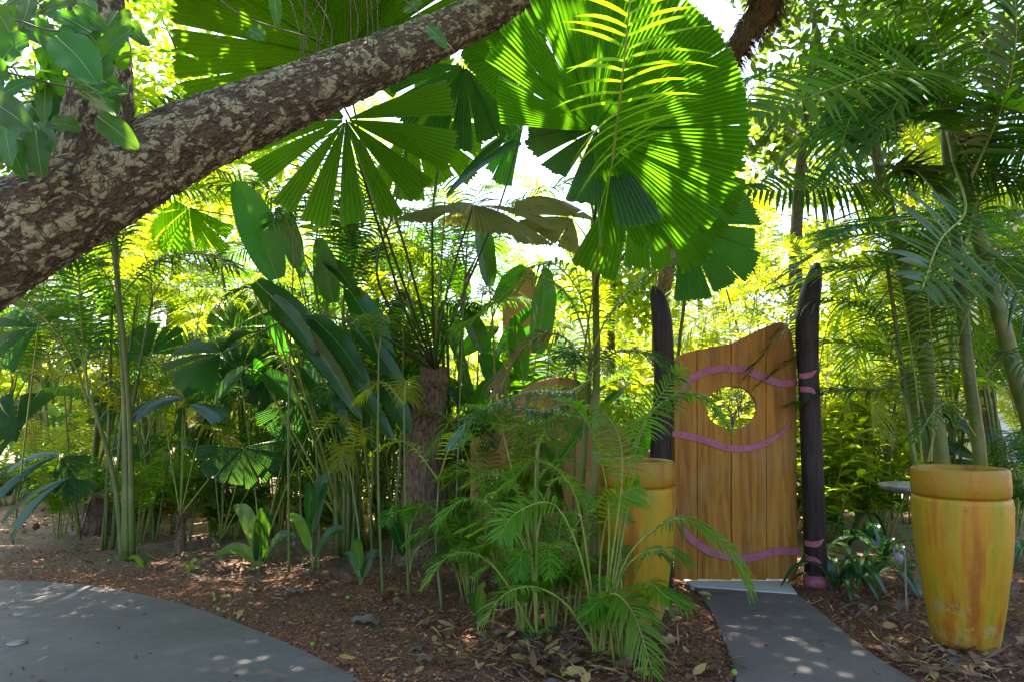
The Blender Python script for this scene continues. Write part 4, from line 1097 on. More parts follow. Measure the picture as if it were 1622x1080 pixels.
paddle_plant('paddle-leaved plant with a narrow upright blade beside the tan pier', (800, 880), [
    ((775, 455), (757, 338), .19, -.5, None, (.6, -1, .1)), ((850, 560), (866, 424), .24, -.5, None, (.5, -1, .0)), ((828, 600), (812, 500), .19, 0), ((800, 620), (760, 560), .22, 0), ((770, 560), (730, 490), .2, .1), ((785, 480), (830, 420), .16, .2),
    ((820, 720), (850, 600), .22, .1), ((745, 700), (770, 600), .2, .1), ((860, 700), (905, 620), .16, .2)], seed=3)
paddle_plant('paddle-leaved plant leaning over the ochre wall left of the urn', (925, 905), [
    ((880, 740), (1003, 602), .16, -.3, None, (-.7, -.4, 1)), ((890, 690), (960, 610), .10, -.1, None, (-.5, -.6, 1)), ((1005, 722), (1038, 650), .20, .15, 'paddle', (.2, -1, .1)), ((885, 810), (860, 700), .14, 0)], seed=4)
paddle_plant('paddle-leaved plant with a glowing upright blade in the left thicket', (300, 800), [
    ((290, 590), (283, 494), .26, 0, 'paddle_lit'), ((190, 640), (205, 560), .18, -.3), ((185, 560), (190, 460), .22, .3), ((215, 540), (222, 470), .2, .3), ((160, 575), (90, 505), .18, .1), ((240, 600), (200, 520), .2, .4), ((330, 560), (370, 480), .2, .5),
    ((150, 520), (100, 470), .18, .5, 'paddle_lit')], seed=5)
paddle_plant('paddle-leaved plant rising beneath the withered fan leaf', (740, 850), [
    ((700, 560), (690, 470), .2, .2), ((650, 520), (690, 430), .22, .3, 'paddle_lit'), ((620, 470), (560, 420), .2, .6), ((740, 470), (700, 410), .25, .6), ((730, 560), (790, 520), .2, .2)], seed=6)

def young_plants():
    specs = [((415, 900), [((415, 895), (338, 880)), ((410, 890), (425, 800)), ((418, 890), (470, 850)), ((412, 880), (370, 800))], 'young plant with one long low leaf at the front of the left bed'),
             ((495, 905), [((490, 830), (492, 760)), ((495, 840), (520, 750)), ((500, 880), (550, 840)), ((490, 870), (455, 815))], 'young round-leaved plant beside the slender stems mid-bed'),
             ((570, 930), [((572, 915), (545, 875)), ((575, 915), (600, 870)), ((570, 900), (565, 850))], 'tiny leafy seedling in front of the middle bed'),
             ((640, 900), [((640, 880), (680, 830)), ((640, 880), (610, 820)), ((640, 870), (650, 790))], 'young leafy plant at the foot of the fan palm trunk'),
             ((755, 985), [((757, 980), (770, 925)), ((757, 985), (740, 940)), ((755, 990), (745, 1000))], 'broad-leaved seedling at the front right of the mulch'),
             ((845, 1015), [((845, 1012), (830, 995)), ((846, 1012), (875, 1000)), ((846, 1010), (850, 985)), ((845, 1015), (820, 1010))], 'four-leaved seedling among dry leaves at the bottom centre'),
             ((300, 912), [((300, 905), (290, 890)), ((300, 905), (312, 888)), ((300, 905), (318, 900))], 'tiny seedling on the mulch below the left fan palm'),
             ((228, 903), [((228, 898), (202, 884)), ((228, 898), (240, 880))], 'two-leaved seedling on the mulch near the patio edge')]
    for bp_, lv, lab in specs:
        base = G(*bp_); t = thing('seedling', lab, 'seedling', base, 'young plants in the bed'); rnd = random.Random(bp_[0])
        for a, b in lv:
            A = base + Vector((0, 0, 0.02)); s = W(a[0], a[1], base.y); e = W(b[0], b[1], base.y - rnd.uniform(-.06, .12)); L = (e - s).length
            mb = MB(); paddle(mb, [A, s, s.lerp(e, .5) + Vector((0, 0, .25 * L)), e], L * 0.27, Vector((rnd.uniform(-.4, .4), -.8, .7)), fold=.25, wave=.003, n=12, petiole=0.38, pw=0.0025, rnd=rnd)
            mb.build('leaf', [M['ginger'] if rnd.random() < .35 else M['paddle'], M['rib']], t)
young_plants()

# ================================================================== PINNATE PALMS (foreground, placed)
def hero_palm(name, label, base, fr, canes=(), group=None, mat='palm', seed=1, cat='palm', canemat='cane'):
    t = thing(name, label, cat, base, group); rnd = random.Random(seed)
    for c in canes:
        pts, r0, r1 = c
        mb = MB(); tube(mb, crom(pts, 40), lambda q, r0=r0, r1=r1: (r0 + (r1 - r0) * q) * (1.07 if (q * 12) % 1 < 0.08 else 1), 14); mb.build('cane', M[canemat], t)
    for f in fr:
        pts = PX(f[0]); L = f[1]; k = dict(f[2]) if len(f) > 2 else {}
        m_ = k.pop('mat', mat)
        k.setdefault('n', 26); k.setdefault('rnd', rnd)
        mb = MB(); frond(mb, pts, leaf_len=L, **k); mb.build('frond', [M['rachis'], M[m_]], t)
    return t

b1 = G(955, 1035)
hero_palm('areca_palm_seedling', 'bright green clumping palm at bottom centre in front of the left urn', b1, [
    ([(965, 1030, 3.75), (985, 900, 3.65), (1040, 835, 3.55), (1090, 822, 3.5), (1145, 860, 3.45), (1186, 928, 3.4)], .24, dict(n=34, droop=.55, start=.42, wid=.017, segs=4)),
    ([(950, 1030, 3.7), (958, 960, 3.65), (975, 940, 3.6), (1005, 975, 3.5), (1035, 1068, 3.42)], .20, dict(n=26, droop=.35, start=.35, wid=.016, up=Vector((0.4, -1, .5)), segs=4)),
    ([(955, 1030, 3.8), (950, 900, 3.8), (968, 800, 3.75), (1012, 768, 3.7)], .17, dict(n=20, start=.55, wid=.014, droop=.2, up=Vector((.4, -1, .3)))),
    ([(945, 1030, 3.8), (930, 880, 3.8), (905, 770, 3.75), (850, 730, 3.7), (800, 770, 3.6)], .19, dict(n=28, start=.45, wid=.014, droop=.35)),
    ([(940, 1030, 3.8), (925, 900, 3.75), (880, 800, 3.7), (820, 810, 3.6), (790, 850, 3.5)], .17, dict(n=24, start=.5, wid=.014, droop=.35, up=Vector((0, -.8, .8)))),
    ([(950, 1030, 3.75), (970, 880, 3.7), (985, 760, 3.7), (980, 690, 3.7), (950, 640, 3.65)], .22, dict(n=24, start=.5, wid=.015, droop=.4, up=Vector((0, -1, .3)))),
    ([(955, 1030, 3.75), (975, 930, 3.7), (1010, 880, 3.6), (1060, 870, 3.55), (1090, 890, 3.5)], .14, dict(n=20, start=.5, wid=.012, droop=.4)),
    ([(945, 1030, 3.7), (900, 960, 3.6), (850, 930, 3.5), (800, 940, 3.4), (765, 985, 3.35)], .15, dict(n=22, start=.45, wid=.013, droop=.4)),
    ([(955, 1030, 3.7), (965, 850, 3.75), (955, 740, 3.7), (925, 660, 3.7), (890, 630, 3.6)], .2, dict(n=24, start=.5, wid=.014, droop=.4)),
    ([(955, 1030, 3.8), (995, 800, 3.9), (1010, 700, 3.9), (1045, 640, 3.9), (1100, 625, 3.85), (1150, 670, 3.8)], .25, dict(n=32, start=.55, wid=.016, droop=.6)),
    ([(955, 1030, 3.8), (985, 820, 3.9), (1000, 720, 3.9), (1030, 650, 3.9), (1080, 580, 3.85)], .2, dict(n=22, start=.6, wid=.014, droop=.4, up=Vector((0, -1, .4)))),
], group='clumping palms in the bed', seed=3, mat='palm_fresh')
b2 = G(850, 1000)
hero_palm('areca_palm_seedling', 'young clumping palm with fine low fronds left of the bottom centre palm', b2, [
    ([(850, 1000, 4.0), (845, 900, 4.0), (800, 820, 3.95), (740, 790, 3.9), (690, 830, 3.8)], .17, dict(n=26, start=.45, wid=.013, droop=.4)),
    ([(850, 1000, 4.0), (842, 880, 4.0), (820, 780, 3.95), (780, 750, 3.9), (735, 770, 3.85)], .16, dict(n=26, start=.45, wid=.013, droop=.4)),
    ([(850, 1000, 4.0), (850, 860, 4.0), (870, 770, 3.95), (900, 760, 3.9), (930, 800, 3.8)], .16, dict(n=24, start=.5, wid=.013, droop=.4)),
    ([(845, 1000, 4.0), (800, 920, 3.9), (760, 880, 3.85), (710, 880, 3.8), (670, 930, 3.75)], .14, dict(n=24, start=.4, wid=.012, droop=.4)),
    ([(850, 1000, 4.0), (838, 860, 4.0), (800, 700, 3.95), (790, 660, 3.9), (740, 640, 3.8)], .2, dict(n=26, start=.55, wid=.014, droop=.5)),
    ([(850, 1000, 4.0), (850, 850, 4.0), (850, 720, 3.95), (880, 660, 3.9), (920, 660, 3.8)], .18, dict(n=24, start=.55, wid=.014, droop=.5)),
], [([b2 + Vector((0, 0, -.03)), W(848, 850, 4.02), W(852, 690, 4.05)], .016, .012)], group='clumping palms in the bed', seed=4, mat='palm_fresh')
def clump(label, px, py, n, h, seed, mat='palm', leaf=.17, ang=(0, 360), group='clumping palms in the bed', wid=.013, start=.42, low=.45):
    base = G(px, py); rnd = random.Random(seed); t = thing('areca_palm_seedling', label, 'palm', base, group)
    for k in range(n):
        a = R(rnd.uniform(*ang)); o = Vector((math.cos(a), math.sin(a), 0)); hh = h * rnd.uniform(low, 1.05); sp = hh * rnd.uniform(.35, .75); s_ = base + o * rnd.uniform(0, .07)
        pts = [s_, s_ + o * sp * .22 + Vector((0, 0, hh * .62)), s_ + o * sp * .6 + Vector((0, 0, hh)), s_ + o * sp * 1.15 + Vector((0, 0, hh * rnd.uniform(.75, .98)))]
        mb = MB(); frond(mb, pts, leaf_len=leaf * rnd.uniform(.8, 1.2), n=28, wid=wid, start=start, droop=rnd.uniform(.3, .6), rnd=rnd, rad=(.007, .002)); mb.build('frond', [M['rachis'], M[mat]], t)
clump('low feathery palm tuft just left of the left urn', 905, 985, 5, .8, 1, 'palm_fresh')
clump('feathery palm tuft at the bottom centre beside dry leaves', 985, 1055, 9, .6, 2, 'palm_fresh', leaf=.14)
clump('feathery tuft right below the ochre wall', 800, 935, 14, .95, 3, 'palm_fresh')
clump('low feathery tuft among dry leaves at the bottom centre left', 830, 1010, 10, .55, 23, 'palm_fresh', .13)
clump('feathery palm tuft before the fibrous trunk foot', 735, 925, 9, .6, 4, leaf=.14)
clump('feathery dark palm tuft behind the left fan palm stem', 335, 800, 8, 1.2, 5, 'palm', .22)
clump('feathery palm tuft at the far left edge above the stones', -60, 775, 14, 1.7, 6, 'palm', .26)
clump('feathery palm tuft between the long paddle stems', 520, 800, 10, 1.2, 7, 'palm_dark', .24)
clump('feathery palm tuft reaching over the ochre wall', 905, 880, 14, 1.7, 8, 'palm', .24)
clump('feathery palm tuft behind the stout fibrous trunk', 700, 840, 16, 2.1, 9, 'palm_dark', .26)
clump('feathery palm tuft under the bird bath', 1385, 850, 10, .7, 10, 'palm', .2)
clump('feathery palm tuft right of the right urn', 1650, 870, 12, 1.1, 11, 'palm_dark', .24)
clump('feathery palm tuft behind the two stumps', 200, 790, 14, 1.6, 12, 'palm', .26)
for i_, (cx_, cy_, n_, h_, m_, lab_) in enumerate([
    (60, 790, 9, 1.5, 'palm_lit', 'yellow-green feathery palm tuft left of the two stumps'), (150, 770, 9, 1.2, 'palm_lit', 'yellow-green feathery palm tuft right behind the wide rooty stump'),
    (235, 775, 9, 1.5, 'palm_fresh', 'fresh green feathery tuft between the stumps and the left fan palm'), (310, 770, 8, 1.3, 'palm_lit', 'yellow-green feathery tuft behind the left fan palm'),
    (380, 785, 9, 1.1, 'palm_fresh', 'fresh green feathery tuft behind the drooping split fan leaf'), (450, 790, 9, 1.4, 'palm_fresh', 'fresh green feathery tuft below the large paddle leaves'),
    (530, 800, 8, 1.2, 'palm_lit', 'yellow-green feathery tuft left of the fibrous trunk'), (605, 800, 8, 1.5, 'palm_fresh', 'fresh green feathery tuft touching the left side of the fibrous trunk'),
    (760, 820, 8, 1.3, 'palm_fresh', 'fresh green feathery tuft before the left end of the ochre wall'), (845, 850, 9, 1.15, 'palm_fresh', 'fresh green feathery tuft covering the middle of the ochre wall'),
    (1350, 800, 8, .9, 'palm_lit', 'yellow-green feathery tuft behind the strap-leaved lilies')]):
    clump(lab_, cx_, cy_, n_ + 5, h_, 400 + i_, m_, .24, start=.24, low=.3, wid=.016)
clump('dense fresh palm tuft in front of the ochre wall left of the slender palm', 858, 890, 12, 1.5, 31, 'palm_fresh', .22, start=.25, low=.4, wid=.015)
clump('dense fresh palm tuft in front of the left end of the ochre wall', 790, 905, 14, 1.3, 32, 'palm_fresh', .22, start=.25, low=.4, wid=.015)
clump('low spreading palm tuft right of the fibrous trunk foot', 745, 955, 12, .65, 33, 'palm_fresh', .15, start=.3)
clump('low spreading palm tuft among the dry leaves left of the slender palm', 875, 1005, 12, .7, 34, 'palm_fresh', .15, start=.3)
for i_, (cx_, cy_, n_, h_, m_, lab_) in enumerate([
    (90, 855, 9, .9, 'palm', 'mid-green feathery tuft in front of the wide rooty stump'), (215, 860, 9, 1.0, 'palm_fresh', 'fresh green feathery tuft between the rooty stump and the fibrous left fan palm stem'),
    (340, 850, 11, 1.2, 'palm', 'mid-green feathery tuft right of the left fan palm stem'), (400, 835, 11, 1.5, 'palm_fresh', 'fresh green tall feathery tuft under the drooping split fan leaf'),
    (475, 850, 10, 1.4, 'palm', 'mid-green feathery tuft among the slender stems below the paddle leaves'), (555, 860, 11, 1.5, 'palm_fresh', 'fresh green feathery tuft between the paddle stems and the fibrous trunk'),
    (635, 870, 9, 1.7, 'palm', 'mid-green tall feathery tuft leaning on the fibrous trunk'), (715, 870, 10, 1.6, 'palm_dark', 'dark feathery tuft right of the fibrous trunk')]):
    clump(lab_, cx_, cy_, n_, h_, 700 + i_, m_, .24, start=.3, low=.5, wid=.017)
b3 = G(650, 905)
hero_palm('areca_palm_seedling', 'small feathery palm seedling in front of the fibrous trunk', b3, [
    ([(650, 905, 5), (650, 840, 4.9), (670, 800, 4.8), (705, 820, 4.7)], .17, dict(n=22, start=.4, wid=.012, droop=.3)),
    ([(650, 905, 5), (645, 830, 4.9), (625, 800, 4.8), (612, 830, 4.7)], .14, dict(n=18, start=.4, wid=.012, droop=.3)),
    ([(650, 905, 5), (660, 870, 4.9), (700, 850, 4.8), (730, 880, 4.7)], .14, dict(n=18, start=.4, wid=.012, droop=.3))], group='clumping palms in the bed', seed=5)

# slender palm fronds around the round-leaved palm (its own pinnate companion)
b4 = G(915, 930)
hero_palm('slender_palm', 'slender yellow-stemmed palm whose fronds arch before the huge round leaf', b4, [
    ([(925, 560, 3.9), (945, 420, 3.2), (965, 290, 2.5), (985, 130, 2.1), (1003, -60, 1.9)], .30, dict(n=26, start=.38, wid=.0125, droop=.25, up=Vector((.1, -1, .2)), segs=5, fwd=(.2, .6), mat='palm_fresh', rad=(.006, .003))),
    ([(935, 560, 4.2), (925, 480, 4.0), (880, 420, 3.9), (830, 430, 3.8)], .30, dict(n=18, start=.2, wid=.016, droop=.6, segs=4)),
    ([(935, 560, 4.2), (965, 500, 4.2), (1020, 440, 4.2), (1090, 400, 4.2), (1165, 400, 4.2)], .34, dict(n=34, start=.2, wid=.016, droop=.6, segs=4)),
    ([(935, 600, 4.2), (900, 540, 4.2), (860, 530, 4.2), (820, 560, 4.2), (790, 620, 4.1)], .28, dict(n=30, start=.2, wid=.016, droop=.5, mat='palm_brown')),
    ([(935, 590, 4.2), (970, 560, 4.1), (1020, 560, 4.0), (1075, 600, 3.9)], .30, dict(n=26, start=.2, wid=.017, droop=.4, mat='palm_dark')),
    ([(935, 600, 4.2), (900, 620, 4.1), (840, 620, 4.0), (760, 650, 3.9), (720, 700, 3.8)], .24, dict(n=30, start=.2, wid=.017, droop=.6, mat='fan_small')),
    ([(935, 600, 4.2), (890, 640, 4.1), (850, 650, 4.0), (800, 640, 3.9), (750, 660, 3.8)], .24, dict(n=30, start=.2, wid=.017, droop=.6, mat='fan_small')),
    ([(935, 560, 4.2), (900, 470, 4.2), (840, 440, 4.3), (760, 500, 4.3), (720, 520, 4.3)], .28, dict(n=30, start=.2, wid=.017, droop=.5)),
    ([(1165, 400, 4.6), (1120, 385, 4.5), (1070, 400, 4.4), (1035, 440, 4.3)], .32, dict(n=26, start=.1, wid=.014, droop=.6, mat='palm_brown')),
], [([b4 + Vector((0, 0, -.03)), W(920, 800, 4.55), W(930, 640, 4.4), W(936, 560, 4.2)], .022, .015)], seed=6)

# the clump of thick green canes behind the right urn
b5 = G(1500, 925)
dd5 = b5.y
canes5 = [
    ([W(1500, 925, dd5), W(1492, 735, dd5), W(1462, 560, dd5 - .05), W(1436, 440, dd5 - .1), W(1405, 320, dd5 - .2), W(1385, 230, dd5 - .3)], .062, .040),
    ([W(1560, 925, dd5), W(1553, 735, dd5), W(1530, 560, dd5 - .05), W(1518, 420, dd5 - .1), W(1505, 300, dd5 - .2), W(1497, 190, dd5 - .3)], .052, .038),
    ([W(1700, 925, dd5 - .2), W(1650, 735, dd5 - .2), W(1600, 560, dd5 - .25), W(1568, 440, dd5 - .3), W(1535, 320, dd5 - .4), W(1508, 200, dd5 - .5)], .064, .048),
    ([W(1500, 925, dd5 + .1), W(1478, 735, dd5 + .1), W(1455, 660, dd5 + .1), W(1437, 590, dd5 + .1)], .060, .055),
    ([W(1485, 925, dd5 - .1), W(1450, 735, dd5 - .1), W(1436, 640, dd5 - .1), W(1420, 520, dd5 - .15), W(1402, 400, dd5 - .2)], .024, .014),
]
FR5 = [
    ([(1505, 215, 4.4), (1490, 140, 4.0), (1420, 112, 3.6), (1320, 140, 3.2), (1200, 188, 3.0)], .42, dict(n=38, start=.15, wid=.031, droop=.18, up=Vector((0, -.8, .6)), segs=5, fwd=(.3, .9))),
    ([(1510, 400, 4.5), (1480, 350, 4.1), (1410, 350, 3.7), (1320, 375, 3.4)], .42, dict(n=26, start=.1, wid=.033, droop=.25, segs=5, mat='palm_dark')),
    ([(1510, 260, 4.3), (1530, 330, 3.4), (1490, 380, 2.9), (1460, 460, 2.6)], .40, dict(n=18, start=.3, wid=.031, droop=.15, up=Vector((0, -1, .3)), segs=5, mat='palm_dark')),
    ([(1508, 230, 4.3), (1560, 170, 4.0), (1640, 190, 3.8), (1740, 280, 3.6)], .45, dict(n=34, start=.1, wid=.031, droop=.3, segs=4)),
    ([(1400, 300, 4.7), (1370, 290, 4.5), (1290, 300, 4.3), (1185, 302, 4.1)], .34, dict(n=34, start=.05, wid=.028, droop=.3, up=Vector((0, -.9, .4)), segs=4, mat='palm_dark')),
    ([(1390, 250, 4.7), (1360, 160, 4.6), (1290, 110, 4.5), (1200, 120, 4.3), (1150, 170, 4.2)], .40, dict(n=38, start=.05, wid=.028, droop=.4, segs=4)),
    ([(1540, 280, 4.2), (1590, 160, 3.9), (1610, 40, 3.7), (1590, -100, 3.5)], .45, dict(n=34, start=.1, wid=.031, droop=.2, up=Vector((0, -1, .2)), segs=4, mat='palm_dark')),
    ([(1430, 430, 5.0), (1400, 400, 5.3), (1350, 440, 5.7), (1325, 530, 5.8)], .34, dict(n=34, start=.1, wid=.018, droop=.4, mat='palm')),
    ([(1435, 440, 5.0), (1400, 470, 5.3), (1365, 540, 5.7), (1345, 640, 5.8)], .34, dict(n=34, start=.1, wid=.018, droop=.4, mat='palm')),
    ([(1450, 730, 5.2), (1430, 620, 5.3), (1390, 500, 5.6), (1345, 440, 5.8)], .36, dict(n=40, start=.25, wid=.018, droop=.4, mat='palm')),
    ([(1460, 730, 5.0), (1450, 600, 5.0), (1420, 430, 5.0), (1380, 300, 4.9)], .36, dict(n=40, start=.25, wid=.018, droop=.4)),
    ([(1470, 730, 5.1), (1500, 600, 5.1), (1540, 480, 5.0), (1590, 420, 4.9)], .36, dict(n=40, start=.25, wid=.018, droop=.4, mat='palm_dark')),
    ([(1475, 730, 5.1), (1480, 600, 5.1), (1470, 430, 5.0), (1500, 330, 4.9)], .36, dict(n=40, start=.25, wid=.018, droop=.4, mat='palm_dark')),
    ([(1385, 240, 4.7), (1420, 150, 4.6), (1480, 60, 4.5), (1540, 20, 4.3)], .40, dict(n=36, start=.05, wid=.028, droop=.4, segs=4)),
    ([(1385, 240, 4.7), (1360, 130, 4.8), (1350, 20, 4.8), (1330, -80, 4.7)], .40, dict(n=36, start=.05, wid=.028, droop=.4, segs=4, up=Vector((0, -1, .2)))),
    ([(1505, 210, 4.4), (1490, 90, 4.4), (1450, -20, 4.3), (1400, -80, 4.2)], .42, dict(n=36, start=.05, wid=.028, droop=.4, segs=4)),
    ([(1510, 410, 4.6), (1570, 420, 4.3), (1640, 500, 4.0), (1690, 600, 3.8)], .36, dict(n=30, start=.1, wid=.022, droop=.4, segs=4, mat='palm_dark')),
    ([(1560, 600, 4.7), (1590, 560, 4.6), (1620, 570, 4.4), (1660, 640, 4.2)], .26, dict(n=26, start=.1, wid=.018, droop=.4, mat='palm_dark')),
    ([(1545, 690, 4.8), (1510, 640, 4.6), (1480, 650, 4.4), (1450, 700, 4.3)], .2, dict(n=26, start=.1, wid=.014, droop=.4, mat='palm_dark')),
]
rc = random.Random(91)
for (qx, qy, qd) in ((1392, 260, 4.7), (1500, 205, 4.5), (1512, 210, 4.3), (1440, 590, 5.2), (1650, 120, 4.6), (1520, 420, 4.7)):
    for k in range(6):
        a = rc.uniform(0, 2 * PI); h_ = rc.uniform(-60, 170); sp_ = rc.uniform(120, 260) * math.cos(a); dz = rc.uniform(.2, .9) * (math.sin(a) if qy < 300 else abs(math.sin(a)))
        FR5.append(([(qx, qy, qd), (qx + sp_ * .3, qy - h_ * .8, qd + dz * .4), (qx + sp_ * .75, qy - h_ * .9, qd + dz * .8), (qx + sp_ * 1.25, qy - h_ * .3 + 40, qd + dz)], rc.uniform(.32, .44),
                    dict(n=34, start=.12, wid=.024, droop=rc.uniform(.25, .5), mat=rc.choice(['palm', 'palm_dark', 'palm_dark']))))
hero_palm('cane_palm', 'tall clumping palm with thick ringed green canes behind the right urn', b5, FR5, canes5, seed=8, mat='palm')

# ================================================================== BACKGROUND PALMS
rndb = random.Random(44)
def proto_frond(L, arch, leaf, n, wid, droop, seed, segs=3, fold=False):
    rnd = random.Random(seed); mb = MB()
    pts = []; a = R(arch[0]); p = Vector((0, 0, 0)); st = 6
    for i in range(st + 1):
        pts.append(p.copy()); aa = a + (R(arch[1]) - a) * (i / st) ** 1.2
        p = p + Vector((0, math.cos(aa), math.sin(aa))) * (L / st)
    frond(mb, pts, leaf_len=leaf, n=n, wid=wid, droop=droop, segs=segs, fold=fold, rnd=rnd, rs=12)
    return mb
FRM = {}
def frm(mat, i):
    if (mat, i) not in FRM:
        specs = [(1.5, (72, -10), .38, 34, .024, .45), (1.3, (60, -35), .36, 32, .024, .5), (1.7, (82, 15), .40, 36, .026, .4), (1.1, (45, -50), .32, 30, .022, .55)]
        s = specs[i]
        FRM[(mat, i)] = proto_frond(*s, seed=100 + i).mesh('frond', [M['rachis'], M[mat]])
    return FRM[(mat, i)]
def make_areca(mat, ncane, hmin, hmax, nf, seed, label):
    rnd = random.Random(seed)
    t = thing('areca_palm', label, 'palm', (0, 0, 0))
    for c in range(ncane):
        a = rnd.uniform(0, 2 * PI); h = rnd.uniform(hmin, hmax); lean = rnd.uniform(0.05, 0.22) * h
        b = Vector((math.cos(a) * .12, math.sin(a) * .12, -0.05)); top = Vector((math.cos(a) * (.12 + lean), math.sin(a) * (.12 + lean), h))
        mb = MB(); tube(mb, crom([b, b.lerp(top, .5) - Vector((math.cos(a), math.sin(a), 0)) * lean * .2, top], 10), (0.024, 0.013), 7); mb.build('cane', M['cane'], t)
        for k in range(nf):
            f = bpy.data.objects.new('frond', frm(mat, rnd.randrange(4))); C.objects.link(f); f.parent = t
            f.location = top - Vector((0, 0, 0.15 * rnd.random())); f.rotation_euler = (rnd.uniform(-.15, .15), rnd.uniform(-.2, .2), 2 * PI * (k + rnd.uniform(-.3, .3)) / nf + a)
            s = rnd.uniform(.75, 1.1); f.scale = (s, s, s)
    return t
def copy_tree(root, loc, rz, sc, label, group):
    r = root.copy(); C.objects.link(r); r.location = loc; r.rotation_euler = (0, 0, rz); r.scale = (sc, sc, sc)
    r['label'] = label; r['group'] = group
    for ch in list(root.children):
        c = ch.copy(); C.objects.link(c); c.parent = r
    return r
protos = [make_areca('palm_lit', 4, 0.5, 2.2, 5, 1, 'x'), make_areca('palm', 4, 0.8, 2.6, 5, 2, 'x'), make_areca('palm_lit', 3, 1.8, 3.8, 6, 3, 'x'), make_areca('palm', 5, 0.2, 1.2, 4, 4, 'x'), make_areca('palm_dark', 4, 0.8, 2.6, 5, 2, 'x'), make_areca('palm_dark', 5, 0.2, 1.2, 4, 4, 'x')]
used = [False] * 6
def put_areca(k, px, d, sc, label, group):
    x = (px - 811) / F * d; loc = Vector((x, d, 0)); rz = rndb.uniform(0, 6.28)
    if not used[k]:
        used[k] = True; r = protos[k]; r.location = loc; r.rotation_euler = (0, 0, rz); r.scale = (sc,) * 3; r['label'] = label; r['group'] = group
    else:
        copy_tree(protos[k], loc, rz, sc, label, group)
GA = 'feathery palms of the thicket behind the bed'
LZ = [(-400, 130, 'feathery sunlit palm in the thicket below the leaning trunk at the far left'),
      (130, 420, 'feathery yellow-green palm in the thicket behind the stumps and left paddle leaves'),
      (420, 700, 'feathery palm in the thicket behind the big paddle leaves and the fibrous trunk'),
      (700, 1030, 'feathery palm in the thicket rising behind the ochre garden wall'),
      (1030, 1265, 'feathery glowing palm seen over and through the plank gate'),
      (1265, 1460, 'feathery glowing palm seen between the right black post and the green canes'),
      (1460, 2200, 'feathery dark palm behind the thick green canes at the right edge')]
def zl(px):
    for a, b, l in LZ:
        if a <= px < b: return l
    return LZ[0][2] if px < -400 else LZ[-1][2]
rows = [(7.0, [(-60, 6), (190, 7)]), (6.3, [(-60, 3), (90, 3), (250, 1), (560, 1), (1400, 3), (1500, 1), (1620, 1)]),
        (7.6, [(-250, 1), (-30, 0), (150, 1), (290, 0), (400, 2), (520, 1), (600, 0), (720, 1), (860, 3), (1370, 0), (1470, 1), (1580, 2), (1700, 1)]),
        (8.8, [(-350, 0), (-120, 2), (60, 0), (200, 2), (340, 1), (470, 0), (590, 2), (700, 0), (820, 1), (940, 0), (1400, 0), (1520, 2), (1680, 0)]),
        (10.5, [(-300, 2), (-60, 0), (130, 2), (260, 0), (390, 0), (520, 2), (660, 0), (790, 0), (930, 2), (1090, 0), (1230, 2), (1350, 0), (1460, 2), (1600, 0)]),
        (12.8, [(-200, 0), (0, 2), (150, 0), (300, 2), (450, 0), (600, 2), (740, 0), (880, 2), (1010, 0), (1140, 2), (1280, 0), (1420, 2), (1560, 0), (1700, 2)])]
for d, lst in rows:
    for px, k in lst:
        if k > 5: k -= 5
        elif px < 135 and d < 9: continue
        if d < 7 and px > 1300: continue
        if d < 7 and k in (1, 3): k = 4 if k == 1 else 5
        px2 = px + rndb.uniform(-25, 25); put_areca(k, px2, d + rndb.uniform(-.4, .4), rndb.uniform(.85, 1.2), zl(px2), GA)

for k, u_ in enumerate(used):
    if not u_:
        for ch in list(protos[k].children): bpy.data.objects.remove(ch)
        bpy.data.objects.remove(protos[k])

# sunlit far trees
def leaf_tree(label, x, y, h, crown_r, z0, nclump, mat, seed, leaf=(0.14, 0.24), name='broadleaf_tree', per=150):
    rnd = random.Random(seed)
    t = thing(name, label, 'tree', (x, y, 0), 'broadleaf trees beyond the thicket')
    mb = MB(); top = Vector((x + rnd.uniform(-.5, .5), y, h * 0.8)); b = Vector((x, y, -.1))
    P = crom([b, b.lerp(top, .5) + Vector((rnd.uniform(-.3, .3), 0, 0)), top], 20); tube(mb, P, (0.07 + 0.008 * h, 0.03), 10)
    mb2 = MB()
    for k in range(nclump):
        a = rnd.uniform(0, 2 * PI); rr = crown_r * rnd.random() ** .5; z = z0 + (h - z0) * rnd.random()
        env = math.sin(PI * min(1, max(0.08, (z - z0) / (h - z0) * .9 + .08))) ** .5
        c = Vector((x + rr * env * math.cos(a), y + rr * env * math.sin(a), z)); q = P[min(20, int(20 * min(1, z / (h * .85))))]
        if k % 3 == 0: tube(mb, crom([q, q.lerp(c, .5) + Vector((0, 0, .15)), c], 6), (0.03, 0.006), 4)
        r = rnd.uniform(.35, .85)
        for _ in range(per):
            d = Vector((rnd.gauss(0, 1), rnd.gauss(0, 1), rnd.gauss(0, .7))); d.normalize(); d *= r * rnd.random() ** .35
            leaf_simple(mb2, c + d, Vector((rnd.gauss(0, 1), rnd.gauss(0, 1), rnd.gauss(-.3, .5))), rnd.uniform(*leaf), rnd.uniform(*leaf) * .45, Vector((rnd.gauss(0, .5), rnd.gauss(0, .5), 1)))
    mb.build('trunk', M['twig'], t); mb2.build('crown', M[mat], t)
